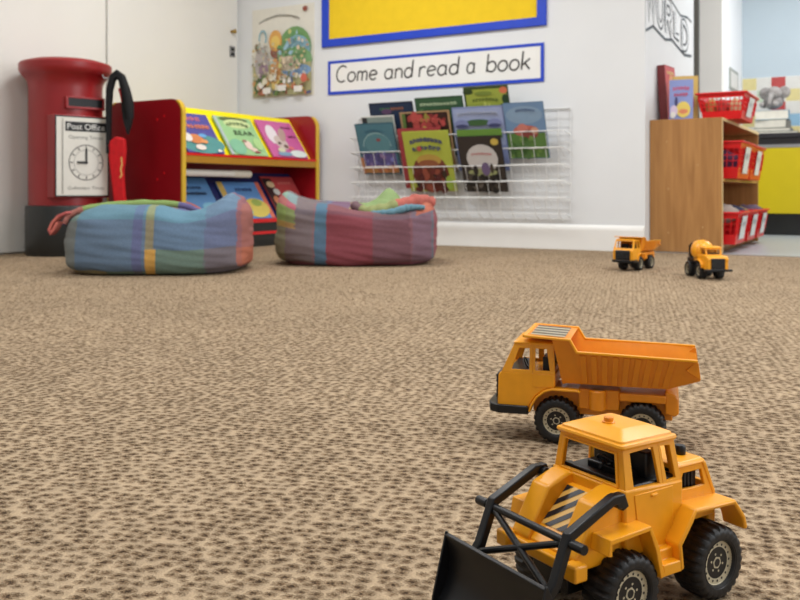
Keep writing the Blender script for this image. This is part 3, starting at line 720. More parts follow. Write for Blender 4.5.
def plaid1(u, s, om, y, z):
    warp = stripes(u, [(.125, OLV), (.435, SLB), (.485, PUR), (.498, SLB), (.540, GLD), (.551, SLB), (.804, (96, 128, 160)), (.955, VIO), (.975, PNK), (1.1, ORG)])
    if s > .78 and y > -.2: return blend(warp, stripes(y, [(.05, PNK), (.3, GRN), (.6, PUR), (1, TEAL)]), .6)
    weft = stripes(z, [(.05, GLD if u < .3 else GRN), (.36, GRN if u > .55 else SLB), (.38, SLB), (.80, SLB), (1.05, TEAL), (2, TEAL)])
    if u > .80 and z < .36: weft = BRN
    if u > .955: return blend(warp, PNK if z > .35 else ORG, .6)
    if .498 < u < .551 and z < .36: return rgb(206, 152, 40)
    return blend(warp, weft, .52)
def plaid2(u, s, om, y, z):
    warp = stripes(u, [(.082, (140, 150, 90)), (.25, GRY), (.262, PNK), (.331, (70, 120, 150)), (.604, MAR), (.82, PLM), (.832, PNK), (.955, (134, 112, 132)), (.968, TEAL), (1.1, (176, 84, 92))])
    if u > .86 and z > .82: return blend(ORG, RED, random.random() * .3)
    if y > .25 and z > .95 and .5 < u < .85: return rgb(140, 166, 104)
    if s > .80 and y > -.35:
        return blend(warp, stripes(u, [(.3, GRY), (.45, (120, 110, 140)), (.56, (176, 176, 110)), (.68, TEAL), (.8, (80, 130, 170)), (1.1, ORG)]), .75)
    weft = stripes(z, [(.04, MAR), (.55, GRY if u < .26 else PLM), (.78, PLM if u > .33 else GRY), (.86, (110, 100, 112)), (1.3, GRY)])
    if u < .14 and z > .55: weft = stripes(z, [(.62, GLD), (.8, (140, 170, 80)), (.92, (190, 70, 90)), (2, (130, 170, 170))]); return blend(warp, weft, .7)
    if .262 < u < .331: return blend(warp, weft, .2)
    if .331 < u < .604 and z < .8: return blend(MAR, weft, .22)
    return blend(warp, weft, .5)
def g(x, a, w): return math.exp(-((x - a) / w) ** 2)
def shape1(xn, yn, s, z, x, y):
    top = 1 - .10 * g(xn, .36, .22) + .26 * g(xn, .84, .17) * g(yn, -.1, .8) - .02 * g(xn, -.2, .4) - .14 * max(0, yn) * 0 - .16 * g(yn, .2, .4) * g(xn, .1, .5)
    if xn < -.6: top -= .12 * (-xn - .6) / .4
    z = z * (1 + (top - 1) * s); x = x * (1 - .05 * s * (xn < 0)); y = y * (1 - .12 * s)
    return z, x, y
def shape2(xn, yn, s, z, x, y):
    top = 1 + .24 * g(xn, -.90, .20) * g(yn, -.2, .9) + .02 * g(xn, .9, .2) - .20 * g(xn, .25, .45) * g(yn, -.3, .8) + .30 * g(xn, .40, .18) * g(yn, .6, .28) - .06 * g(xn, .6, .2)
    top += .13 * g(xn, .86, .2) * g(yn, -.2, .5)
    z = z * (1 + (top - 1) * s); y = y * (1 - .10 * s); x = x * (1 + .0 * s)
    return z, x, y
b1 = empty('beanbag', (-1.165, 4.25, 0), rad(2)); tag(b1, 'blue and green plaid beanbag in front of the red bookcase', 'beanbag', 'plaid beanbags')
beanbag(.865, .76, .325, plaid1, shape1, 3.1).build('cover', M['cloth'], b1, smooth=180)
# loose rolled hem across the top and a tab at the left
def hem(pts, r, cf, parent, name, nseg=46):
    mb = MB(); P_ = [Vector(p) for p in pts]; out = []
    for k in range(nseg):
        t = k / (nseg - 1) * (len(P_) - 1); i = min(int(t), len(P_) - 2); f = t - i
        a, b, c_, d = P_[max(i - 1, 0)], P_[i], P_[i + 1], P_[min(i + 2, len(P_) - 1)]
        out.append(.5 * ((2 * b) + (c_ - a) * f + (2 * a - 5 * b + 4 * c_ - d) * f * f + (3 * b - a - 3 * c_ + d) * f ** 3))
    rr = [r * (.55 + .45 * sin(PI * min(1, max(0, (k + .5) / nseg)))) + r * .3 * noise.noise(Vector((k * .45, r * 90, 0))) for k in range(nseg)]
    mb.tube(out, rr, 10, flat=.8); nf = 10
    mb.c = [cf(i // nf / nseg) for i in range(len(mb.f))]
    return mb.build(name, M['cloth'], parent, smooth=180)
hem([(-.435, -.12, .225), (-.42, -.10, .265), (-.36, -.08, .295), (-.22, -.02, .318), (-.05, .03, .325), (.10, .03, .312), (.2, .0, .275)], .021,
    lambda t: blend(*((ORG, PNK) if t < .22 else (PNK, ORG) if t < .32 else (GRN, (150, 190, 90)) if t < .78 else (PUR, VIO))), b1, 'rolled_hem')
mb = MB()
mb.path([(-.385, -.2, .285), (-.425, -.2, .268), (-.452, -.2, .238), (-.466, -.2, .205), (-.459, -.2, .19), (-.446, -.2, .205), (-.428, -.2, .24)], .07, .012, (0, 1, 0))
mb.c = [rgb(206, 96, 78) if i % 3 else rgb(188, 74, 70) for i in range(len(mb.f))]
mb.build('fabric_tab', M['cloth'], b1, .003, 180)
b2 = empty('beanbag', (-.232, 4.72, 0), rad(0)); tag(b2, 'maroon and purple plaid beanbag in front of the wire rack', 'beanbag', 'plaid beanbags')
beanbag(.868, .70, .330, plaid2, shape2, 8.4).build('cover', M['cloth'], b2, smooth=180)
hem([(-.02, -.16, .315), (.08, -.20, .275), (.2, -.19, .30), (.29, -.15, .325), (.36, -.1, .335), (.405, -.06, .315)], .050, lambda t: blend(*((PLM, GRY) if t < .10 else ((176, 176, 110), GRN) if t < .4 else (ORG, RED))), b2, 'rolled_hem')
hem([(.08, -.25, .27), (.18, -.27, .275), (.28, -.25, .30), (.36, -.24, .30)], .024, lambda t: blend(TEAL, SLB, .4), b2, 'gathered_fold')

# ------------------------------------------------------------------ wooden shelf unit and its contents
su = empty('shelf_unit'); tag(su, 'light wooden shelf unit against the WORLD wall', 'shelf unit')
V0, V1, SU1, SH = .11, 1.70, .445, .843
def wp(name, a, m=None, par=su, bev=.002, label=None): return MB().box(*a).build(name, m or M['wood'], par, bev, label=label)
for a, b in ((V0, V0 + .02), (V1 - .02, V1)): wp('side_panel', (.004, SU1, a, b, .0, SH))
wp('top_panel', (.004, SU1, V0 + .02, V1 - .02, SH - .02, SH)); wp('shelf', (.03, SU1 - .005, V0 + .02, V1 - .02, .445, .465)); wp('shelf', (.03, SU1 - .005, V0 + .02, V1 - .02, .03, .05))
wp('back_panel', (.006, .03, V0 + .02, V1 - .02, .05, SH - .02), M['wooddark'])
wp('front_edging', (SU1, SU1 + .003, V0, V1, SH - .02, SH), M['woodpale'], su, 0); wp('front_edging', (SU1, SU1 + .003, V0, V0 + .02, 0, SH - .02), M['woodpale'], su, 0)
wp('plinth', (.04, SU1 - .03, V0 + .02, V1 - .02, 0, .03), M['wooddark'])
for x, z in ((.11, .70), (.12, .40), (.30, .55), (.12, .12), (.33, .16), (.31, .09)):
    mb = MB(); mb.lathe([(.005, 0), (.004, -.001)], 12, (x, V0, z), 'y'); mb.build('screw_cap', M['capm'], su)
room(su)
def basket(label, group, u0, u1, v0, v1, z0, h, seed, holes=True, fill=True):
    b = empty('storage_basket'); tag(b, label, 'basket', group)
    w, d = u1 - u0, v1 - v0; th = .004; ti = .03
    B_ = [(-w / 2 + ti, -d / 2 + ti), (w / 2 - ti, -d / 2 + ti), (w / 2 - ti, d / 2 - ti), (-w / 2 + ti, d / 2 - ti)]; T_ = [(-w / 2, -d / 2), (w / 2, -d / 2), (w / 2, d / 2), (-w / 2, d / 2)]
    lp = lambda t, off: [(B_[i][0] * (1 - t) + T_[i][0] * t + off * (1 if B_[i][0] > 0 else -1) * -1, B_[i][1] * (1 - t) + T_[i][1] * t + off * (1 if B_[i][1] > 0 else -1) * -1, t * h) for i in range(4)]
    mb = MB(); mb.loft([lp(0, 0), lp(.30, 0)], False); mb.loft([lp(0, th), lp(.30, th)], False)
    lo = lp(0, 0); mb.add(lo, [(0, 1, 2, 3)])
    mb.loft([lp(.80, 0), lp(1, 0)], False); mb.loft([lp(.80, th), lp(1, th)], False)
    for t in (.30, .80):
        a, c_ = lp(t, 0), lp(t, th); mb.add(a + c_, [(i, (i + 1) % 4, 4 + (i + 1) % 4, 4 + i) for i in range(4)])
    a, c_ = lp(.3, th * .5), lp(.8, th * .5)
    for i in range(4):
        j = (i + 1) % 4; n_ = 14 if i % 2 else 10
        for k in range(n_ + 1):
            f = k / n_; p0 = [a[i][q] * (1 - f) + a[j][q] * f for q in range(3)]; p1 = [c_[i][q] * (1 - f) + c_[j][q] * f for q in range(3)]
            mb.bar(p0, p1, .013 if k in (0, n_) else .006, th, (a[j][0] - a[i][0], a[j][1] - a[i][1], .001))
        for t in (.47, .63):
            q0, q1 = lp(t, th * .5)[i], lp(t, th * .5)[j]; mb.bar(q0, q1, th, .005)
    body_ = mb.build('basket_body', M['redpl'], b, smooth=0)
    mb = MB(); hh = h; mb.ring([(-w / 2 - .012, -d / 2 - .012, hh), (w / 2 + .012, -d / 2 - .012, hh), (w / 2 + .012, d / 2 + .012, hh), (-w / 2 - .012, d / 2 + .012, hh)], [(x * .985, y * .985, hh) for x, y in T_], (0, 0, -.012)); mb.build('rim', M['redpl'], b, .003)
    # card in a holder on the end that faces the room
    def card(x, y, vx, vy, cw, ch, nx):
        mb2 = MB(); c0 = h * .14
        e = lambda s_, t: (x + vx * s_ + nx[0] * (.004 + t * ti * .9), y + vy * s_ + nx[1] * (.004 + t * ti * .9), c0 + t * (ch))
        mb2.add([e(-cw, 0), e(cw, 0), e(cw, 1), e(-cw, 1)], [(0, 1, 2, 3)], rgb(232, 232, 228))
        mb2.add([e(-cw * .6, .55), e(cw * .6, .55), e(cw * .6, .75), e(-cw * .6, .75)], [(0, 1, 2, 3)], rgb(200, 204, 206)); 
        return mb2
    card(w / 2 - ti + .006, 0, 0, 1, min(d * .28, .1), h * .72, (1, 0)).build('card', M['printed'], b)
    r = random.Random(seed)
    return place(b, (u0 + u1) / 2, (v0 + v1) / 2, z0, 0), (w, d, h)
TG = 'toys heaped in the red baskets'
def toy_bits(cx_u, cy_v, z, du, dv, n, seed, labels):
    r = random.Random(seed)
    return
b_top, _ = basket('red plastic basket standing on top of the wooden shelf unit', 'red storage baskets', .27, .56, .25, .78, SH + .001, .17, 1)
basket('red basket on middle shelf of wooden unit, nearer one', 'red storage baskets', .15, .545, .20, .72, .466, .235, 2)
basket('red basket on middle shelf of wooden unit, further back', 'red storage baskets', .15, .53, .82, 1.38, .466, .235, 3)
basket('red basket at the bottom of wooden unit, nearest the carpet', 'red storage baskets', .15, .535, .17, .60, .051, .205, 4)
basket('red basket at the bottom of wooden unit, middle of three', 'red storage baskets', .15, .535, .66, 1.06, .051, .205, 5)
basket('red basket at the bottom of wooden unit, furthest of three', 'red storage baskets', .15, .535, 1.13, 1.54, .051, .205, 6)
def lump(name, label, cat, u, v, z, rx, ry, rz, col, seed, group, az=0, e=.9):
    mb = MB(); n, m_ = 20, 12; loops = []
    for j in range(m_ + 1):
        et = -PI / 2 + PI * j / m_; l = []
        for i in range(n):
            om = 2 * PI * i / n; pw = lambda c_: math.copysign(abs(c_) ** e, c_)
            p = Vector((rx * pw(cos(et) * 1) * pw(cos(om)), ry * pw(cos(et)) * pw(sin(om)), rz * pw(sin(et)) + rz))
            p *= 1 + .16 * noise.noise(Vector((p.x * 25 + seed, p.y * 25, p.z * 25))); l.append(tuple(p))
        loops.append(l)
    mb.loft(loops, True, col); o = mb.build(name, M['cloth'], None, smooth=180); tag(o, label, cat, group); return place(o, u, v, z, az)
lump('soft_toy', 'grey round soft toy on top of the nearest bottom basket', 'toy', .40, .34, .175, .10, .11, .065, rgb(170, 152, 140), 2, TG)
lump('toy_bag', 'dark blue bundle in the middle bottom basket', 'toy', .40, .74, .185, .09, .07, .05, rgb(52, 56, 84), 5, TG)
lump('toy_bag', 'yellow-brown bundle in the middle bottom basket', 'toy', .40, .95, .185, .09, .07, .045, rgb(160, 130, 80), 8, TG)
lump('toy_bag', 'purple-grey bundle in the furthest bottom basket', 'toy', .42, 1.33, .185, .10, .09, .05, rgb(110, 90, 110), 4, TG)
lump('toy_bag', 'dark red and blue bundle inside the nearer middle-shelf basket', 'toy', .36, .44, .475, .15, .18, .085, rgb(86, 40, 72), 9, TG)
cols = [(206, 150, 60), (190, 60, 50), (226, 200, 150), (120, 40, 40), (210, 110, 50), (150, 90, 110)]
names = ['orange', 'red', 'cream', 'maroon', 'rust', 'mauve']
for k in range(6):
    lump('play_food', 'small %s play piece seen through side of the top basket' % names[k], 'toy', .33 + (k % 3) * .075, .385 + (k // 3) * .20, SH + .010, .034, .062, .066, rgb(*cols[k]), k, TG)
# books leaning against the WORLD wall on top of the unit
def t1(p): p.rect(.02, .98, .02, .98, rgb(206, 40, 34)); p.ell(.6, .6, .3, .25, rgb(230, 150, 60)); p.scrawl(.2, .84, .6, .07, rgb(240, 220, 120), 7)
def t2(p): p.rect(.02, .98, .02, .98, rgb(226, 186, 60)); p.ell(.5, .4, .36, .24, rgb(206, 90, 40)); p.scrawl(.2, .84, .6, .07, rgb(160, 50, 40), 7)
def t3(p):
    p.rect(.0, 1, .0, 1, rgb(132, 150, 216)); p.scrawl(.14, .72, .72, .1, rgb(206, 70, 120), 6, .02, .04); p.scrawl(.2, .58, .6, .09, rgb(196, 60, 110), 5, 0, .04, 3); p.ell(.6, .25, .3, .2, rgb(236, 206, 60)); p.ell(.2, .22, .16, .14, rgb(220, 200, 230)); p.ell(.6, .2, .2, .06, rgb(226, 120, 50)); p.ell(.3, .45, .06, .12, rgb(60, 60, 120)); p.ell(.16, .12, .12, .08, WHITE)
GT = 'books standing on the shelf unit'
bk = book('tall red book leaning on the WORLD wall, edge towards the room', .20, .375, rgb(176, 30, 30), t1, .05, rgb(120, 18, 24), group=GT); place(bk, .036, .40, SH + .001, 84, -3.5)
bk = book('yellow and red book behind the lilac one on the shelf unit', .16, .30, rgb(220, 170, 60), t2, .012, rgb(216, 120, 50), group=GT); place(bk, .176, .345, SH + .001, 12, -5)
bk = book('lilac-blue book with pink title standing on the wooden shelf unit', .145, .262, rgb(120, 140, 210), t3, .014, group=GT); place(bk, .175, .225, SH + .001, 6, -5)

# ------------------------------------------------------------------ kitchen counter behind
kc = empty('kitchen_counter'); tag(kc, 'kitchen counter with yellow cupboards and dark worktop at the back', 'counter')
bx(.10, 4.5, 2.74, 3.39, .86, .90).build('worktop', M['worktop'], kc, .004)
bx(.10, 4.5, 2.765, 2.78, .80, .86).build('front_rail', M['worktop'], kc)
bx(.10, 4.5, 2.762, 2.78, .772, .80).build('grip_rail', M['steel'], kc)
for k in range(4):
    x = .11 + k * 1.09
    d_ = bx(x, x + 1.085, 2.765, 2.78, .19, .772).build('cupboard_door', M['counter_yellow'], kc, .002)
bx(.10, 4.5, 2.78, 3.39, .19, .86).build('carcass', M['wooddark'], kc); bx(.10, 4.5, 2.80, 3.39, 0, .19).build('plinth', M['blackpaint'], kc)
room(kc)
GS = 'books stacked on the kitchen counter'
def flat_book(label, u, v, z, w, d, t, az, col):
    b = empty('hardback_book'); tag(b, label, 'book', GS); mb = MB(); mb.box(-w / 2, w / 2, -d / 2, d / 2, 0, .003, col); mb.box(-w / 2, w / 2, -d / 2, d / 2, t - .003, t, col); mb.box(w / 2 - .004, w / 2, -d / 2, d / 2, 0, t, col)
    mb.build('cover', M['printed'], b); bx(-w / 2 + .004, w / 2 - .005, -d / 2 + .004, d / 2 - .004, .003, t - .003).build('pages', M['paper'], b); return place(b, u, v, z, az)
flat_book('grey-green thin book at the bottom of the counter stack', .43, 2.95, .901, .36, .26, .022, 5, rgb(130, 140, 130))
flat_book('grey book second from bottom of the counter stack', .41, 2.95, .923, .30, .24, .03, 0, rgb(120, 122, 120))
flat_book('thick cream-paged book in the middle of the counter stack', .40, 2.95, .953, .27, .22, .075, -4, rgb(110, 110, 100))
flat_book('cream-paged book with blue spine, topmost of the counter stack', .40, 2.95, 1.028, .28, .22, .085, 3, rgb(110, 170, 200))
ele = empty('plush_elephant'); tag(ele, 'grey soft elephant toy sitting on the counter book stack', 'soft toy')
def blob(mb, c, r, n=20, m_=12):
    loops = []
    for j in range(m_ + 1):
        e = -PI / 2 + PI * j / m_; loops.append([(c[0] + r[0] * cos(e) * cos(2 * PI * i / n), c[1] + r[1] * cos(e) * sin(2 * PI * i / n), c[2] + r[2] * sin(e)) for i in range(n)])
    mb.loft(loops, True)
mb = MB(); blob(mb, (0, .02, .07), (.09, .075, .075)); blob(mb, (.0, -.06, .02), (.03, .05, .03)); body_ = mb.build('body', M['plush'], ele, smooth=180)
mb = MB(); blob(mb, (.02, -.02, .135), (.07, .06, .062)); mb.tube([(.02, -.07, .12), (.02, -.10, .09), (.015, -.115, .05), (.02, -.13, .025)], [.026, .022, .018, .014], 10); hd = mb.build('head', M['plush'], ele, smooth=180)
for s_ in (-1, 1):
    mb = MB(); blob(mb, (.02 + s_ * .085, -.005, .14), (.055, .014, .055)); mb.build('ear', M['plush'], hd, smooth=180)
for s_ in (-1, 1):
    mb = MB(); blob(mb, (s_ * .055, -.07, .03), (.028, .05, .03)); mb.build('leg', M['plush'], ele, smooth=180)
place(ele, .40, 2.95, 1.135, -15)
ntc = empty('wall_notice'); tag(ntc, 'small grey framed notice on the white reveal above the basket', 'notice')
bx(0, .008, 2.66, 3.12, 1.30, 1.50).build('frame', M['framegrey'], ntc, .002); bx(.008, .010, 2.71, 3.07, 1.33, 1.47).build('sheet', M['wallleft'], ntc)
ntc.matrix_world = Matrix.Translation(U * .0735) @ ROOM

# ------------------------------------------------------------------ toy vehicles
CREAM = rgb(206, 194, 160)
def wheel(parent, x, y_out, side, R=.0345, w=.033, n=120, big=True):
    # side +1: outer face towards +y
    o = bpy.data.objects.new('wheel', wheel.cache[0]) if wheel.cache else None
    if o is None:
        mb = MB(); hw = w / 2
        prof = [(.55 * R, -hw * .6), (.62 * R, -hw * .92), (.80 * R, -hw), (.92 * R, -hw * .92), (.985 * R, -hw * .72), (1.0 * R, -hw * .45), (1.0 * R, -hw * .06), (1.0 * R, hw * .06), (1.0 * R, hw * .45), (.985 * R, hw * .72), (.92 * R, hw * .92), (.80 * R, hw), (.62 * R, hw * .92), (.55 * R, hw * .6)]
        def fr(q, k):
            if q in (3, 4, 5, 6): ph = k % 5
            elif q in (7, 8, 9, 10): ph = (k + 2) % 5
            else: return 0
            if q in (6, 7): return -.0016 if ph < 2 else 0
            return -.0018 if ph < 2 else 0
        mb.lathe(prof, n, (0, 0, 0), 'y', fr=fr)
        me = mb.mesh('wheel', M['rubber'], 40)
        # rim with printed ring
        m2 = MB(); pr = None
        f = hw * .66
        m2.lathe([(.05 * R, f), (.56 * R, f), (.60 * R, f + hw * .14), (.66 * R, f + hw * .3), (.66 * R, f - hw * .3)], 48, (0, 0, 0), 'y', rgb(24, 24, 26))
        def ann(r0, r1, yy, col, nn=48):
            vs = [(r * cos(2 * PI * k / nn), yy, r * sin(2 * PI * k / nn)) for r in (r0, r1) for k in range(nn)]
            m2.add(vs, [(k, (k + 1) % nn, nn + (k + 1) % nn, nn + k) for k in range(nn)], col)
        def disc(cx, cz, r, yy, col, nn=10):
            m2.add([(cx + r * cos(2 * PI * k / nn), yy, cz + r * sin(2 * PI * k / nn)) for k in range(nn)], [tuple(range(nn))], col)
        y1 = f + hw * .02
        ann(.42 * R, .565 * R, y1, CREAM)
        m2.lathe([(.565 * R, y1), (.60 * R, f + hw * .15)], 48, (0, 0, 0), 'y', CREAM, cap=False); m2.lathe([(.615 * R, f + hw * .19), (.64 * R, f + hw * .26)], 48, (0, 0, 0), 'y', CREAM, cap=False)
        for k in range(16):
            a = 2 * PI * k / 16; disc(.485 * R * cos(a), .485 * R * sin(a), .035 * R, y1 + .0003, rgb(20, 20, 22))
        for k in range(6):
            a = 2 * PI * k / 6; disc(.24 * R * cos(a), .24 * R * sin(a), .032 * R, y1, CREAM)
        disc(0, 0, .17 * R, y1, CREAM, 6); disc(0, 0, .11 * R, y1 + .0003, rgb(30, 30, 32), 16)
        wheel.cache = [me, m2.mesh('rim', M['printed'], 30)]
        o = bpy.data.objects.new('wheel', me)
    COL.objects.link(o); o.parent = parent; o.location = (x, y_out - side * w / 2, R)
    if side < 0: o.rotation_euler = (0, 0, PI)
    r = bpy.data.objects.new('rim', wheel.cache[1]); COL.objects.link(r); r.parent = o
    o.rotation_euler.y = random.uniform(0, 1)
    return o
wheel.cache = None
def rrect(x0, x1, y0, y1, z, r=.004, n=3):
    pts = []
    for cx, cy, a0 in ((x1 - r, y1 - r, 0), (x0 + r, y1 - r, 90), (x0 + r, y0 + r, 180), (x1 - r, y0 + r, 270)):
        for k in range(n + 1): a = rad(a0 + 90 * k / n); pts.append((cx + r * cos(a), cy + r * sin(a), z))
    return pts
def band(mb, path, thick, y0, y1):
    # curved strip: outer path (x,z) going round, thickened inwards (to its right hand side)
    inn = []
    for i, p in enumerate(path):
        a = path[max(i - 1, 0)]; b = path[min(i + 1, len(path) - 1)]; dx, dz = b[0] - a[0], b[1] - a[1]; l = math.hypot(dx, dz)
        inn.append((p[0] + dz / l * thick, p[1] - dx / l * thick))
    vs = [(p[0], y, p[1]) for y in (y0, y1) for p in path + inn]; n = len(path); m = 2 * n; fs = []
    for i in range(n - 1):
        fs += [(i, i + 1, n + i + 1, n + i), (m + i, m + n + i, m + n + i + 1, m + i + 1), (i, m + i, m + i + 1, i + 1), (n + i, n + i + 1, m + n + i + 1, m + n + i)]
    fs += [(0, n, m + n, m), (n - 1, m + n - 1, m + 2 * n - 1, 2 * n - 1)]
    mb.add(vs, fs)

def wheel_loader():
    t = empty('toy_wheel_loader'); Y, K = M['yellow'], M['black']
    mb = MB(); mb.box(-.078, .03, -.026, .026, .028, .075); mb.box(.095, .114, -.040, .040, .0560, .0665)
    for s in (-1, 1): mb.box(.104, .119, s * .044 - .0075, s * .044 + .0075, .0550, .0690)
    mb.box(-.082, -.07, -.036, .036, .05, .095)
    ch = mb.build('chassis', Y, t, .0018)
    mb = MB()
    for x in (-.058, .058): mb.lathe([(.006, -.05), (.006, .05)], 12, (x, 0, .033), 'y')
    mb.box(.02, .100, -.022, .022, .030, .0575); mb.build('axle', K, ch, .0015)
    # bonnet: two raised lobes and the striped slope between
    mb = MB(); mb.prism([(.045, .06), (.045, .110), (.060, .1085), (.106, .068), (.104, .058)], -.0205, .0205)
    bn = mb.build('bonnet', Y, t, .001)
    for s in (-1, 1):
        mb = MB(); a0, a1 = sorted((s * .0185, s * .0415))
        mb.prism([(.045, .058), (.045, .1185), (.060, .1185), (.084, .1105), (.109, .070), (.107, .058)], a0, a1); mb.build('bonnet_lobe', Y, bn, .0025, seg=3)
    mb = MB(); mb.mi = 0
    d = Vector((.106 - .060, 0, .068 - .1085)).normalized(); nrm = Vector((-d.z, 0, d.x)); o0 = Vector((.060, 0, .1085)) + nrm * .0006
    q = lambda y, s_: tuple(o0 + d * s_ + Vector((0, y, 0)))
    S0, S1, HW = .001, .044, .0175
    mb.add([q(-HW, S0), q(HW, S0), q(HW, S1), q(-HW, S1)], [(0, 1, 2, 3)], rgb(226, 170, 24))
    o0 = o0 + nrm * .0004
    for k in range(-3, 4):
        # diagonal stripes clipped to the sticker
        b0 = k * .0155 - .004; wd = .0078; sl = 1.05
        pts = []
        for y, off in ((-HW, 0), (HW, 1)):
            pass
        l = [(-HW, b0 + sl * HW * 2), (HW, b0)]
        p4 = [(l[0][0], l[0][1]), (l[1][0], l[1][1]), (l[1][0], l[1][1] + wd), (l[0][0], l[0][1] + wd)]
        for lim, sg_ in ((S0, 1), (S1, -1)):
            out = []
            for i_ in range(len(p4)):
                a, b_ = p4[i_ - 1], p4[i_]; ia, ib = (a[1] - lim) * sg_ >= 0, (b_[1] - lim) * sg_ >= 0
                if ia != ib: f_ = (lim - a[1]) / (b_[1] - a[1]); out.append((a[0] + f_ * (b_[0] - a[0]), lim))
                if ib: out.append(b_)
            p4 = out
        if len(p4) < 3: continue
        mb.add([q(*p) for p in p4], [tuple(range(len(p4)))], rgb(24, 24, 28))
    mb.build('hazard_sticker', M['printed'], bn, smooth=0)
    # cab: lower tub, window frame, roof
    mb = MB(); mb.prism([(-.022, .06), (-.022, .116), (.054, .119), (.054, .07), (.048, .06)], -.0462, .0462); cab = mb.build('cab', Y, t, .0022)
    mb = MB()
    fo = [(.0525, .0445, .117), (.0525, -.0445, .117), (.0495, -.0385, .154), (.0495, .0385, .154)]; fi = [(.0522, .0345, .1205), (.0522, -.0345, .1205), (.0500, -.0305, .1468), (.0500, .0305, .1468)]
    mb.ring(fo, fi, (-.0035, 0, .0))
    fo2 = [(.0535, .0375, .1185), (.0535, -.0375, .1185), (.0515, -.0335, .1490), (.0515, .0335, .1490)]; mb.ring(fo2, [(p[0] + .0012, p[1], p[2]) for p in fi], (-.003, 0, 0))
    bo = [(-.021, .0445, .114), (-.021, -.0445, .114), (-.0175, -.0385, .154), (-.0175, .0385, .154)]; bi = [(-.021, .034, .119), (-.021, -.034, .119), (-.0178, -.030, .147), (-.0178, .030, .147)]
    mb.ring(bo, bi, (.0035, 0, 0))
    for s in (-1, 1):
        c = lambda x, z: (x, s * (.0452 - (z - .114) / .040 * .0062), z)
        w1o = [c(.0525, .116), c(.0495, .154), c(.0045, .154), c(.0035, .115)]; w1i = [c(.0410, .1170), c(.0412, .1484), c(.0112, .1494), c(.0075, .1165)]
        w2o = [c(.0035, .115), c(.0045, .154), c(-.0175, .154), c(-.021, .115)]; w2i = [c(-.0020, .1175), c(.0012, .1488), c(-.0108, .1478), c(-.0142, .1185)]
        mb.ring(w1o, w1i, (0, -s * .0035, 0)); mb.ring(w2o, w2i, (0, -s * .0035, 0))
    mb.build('window_frame', Y, cab, .0008)
    mb = MB(); mb.loft([rrect(-.0195, .0525, -.0415, .0415, .1525), rrect(-.0205, .0540, -.0425, .0425, .1545), rrect(-.020, .0535, -.042, .042, .1565), rrect(-.0175, .0505, -.039, .039, .1572), rrect(-.017, .050, -.0385, .0385, .1590), rrect(-.003, .035, -.0245, .0245, .1648), rrect(.0, .032, -.0215, .0215, .1652)])
    roof = mb.build('roof', Y, t, 0, 30)
    mb = MB(); mb.lathe([(.0062, 0), (.0062, .001), (.0046, .0015), (.0046, .0048), (.0036, .0058), (.001, .0060)], 20, (.026, 0, .1650)); mb.build('beacon', M['orange'], roof)
    for s in (-1, 1):
        mb = MB(); y = s * .0458
        pts = [(.043, .1135), (.0385, .082), (.030, .074), (.018, .070), (-.002, .070), (-.0075, .078), (-.0075, .1135)]
        mb.prism(pts, y, y + s * .0012); dr = mb.build('door', Y, cab, .0008)
        mb = MB(); mb.box(.014, .022, min(y, y + s * .003), max(y, y + s * .003), .1085, .111); mb.build('door_handle', Y, dr, .0008)
    mb = MB(); mb.box(-.001, .014, -.031, .034, .116, .1425); mb.box(-.019, .048, -.041, .041, .1165, .1195); mb.box(.004, .03, -.024, .024, .112, .126); mb.build('seat', K, cab, .002)
    mb = MB(); mb.box(.040, .0475, -.036, .036, .112, .123); mb.tube([(.038, .0, .124), (.031, 0, .1305)], .0015, 8); mb.tube([(.031 + .0045 * .6 * cos(a), .0085 * sin(a), .131 + .0045 * cos(a)) for a in [2 * PI * k / 20 for k in range(20)]], .0013, 6, closed=True); mb.build('dashboard', K, cab, .0006)
    # rear engine cover: open frame with black block inside
    mb = MB()
    for s in (-1, 1):
        y0 = s * .040
        mb.ring([(-.018, y0, .090), (-.018, y0, .118), (-.024, y0 * .98, .1265), (-.060, y0 * .98, .1255), (-.077, y0, .092), (-.05, y0, .090)], [(-.029, y0, .1035), (-.0285, y0, .115), (-.031, y0 * .985, .1180), (-.0565, y0 * .985, .1178), (-.0605, y0, .1025), (-.05, y0, .1025)], (0, -s * .004, 0))
    mb.loft([rrect(-.0615, -.0165, -.0405, .0405, .1235), rrect(-.0625, -.0165, -.041, .041, .1255), rrect(-.0600, -.0165, -.038, .038, .1282)])
    mb.ring([(-.0615, .0405, .125), (-.0615, -.0405, .125), (-.0765, -.0405, .092), (-.0765, .0405, .092)], [(-.0625, .034, .118), (-.0625, -.034, .118), (-.070, -.034, .104), (-.070, .034, .104)], (.004, 0, -.001))
    mb.box(-.075, -.018, -.040, .040, .072, .0925)
    eng = mb.build('engine_cover', Y, t, .0012)
    mb = MB(); mb.box(-.0555, -.024, -.0335, .0335, .09, .1225)
    for k in range(6): x = -.050 + k * .005; mb.box(x, x + .0022, -.0345, .0345, .09, .121)
    mb.build('engine_block', K, eng, .0004)
    mb = MB(); mb.lathe([(.0048, 0), (.0052, .001), (.0052, .0075), (.0045, .0088), (.001, .009)], 20, (-.050, .020, .128)); mb.build('exhaust_cap', K, eng)
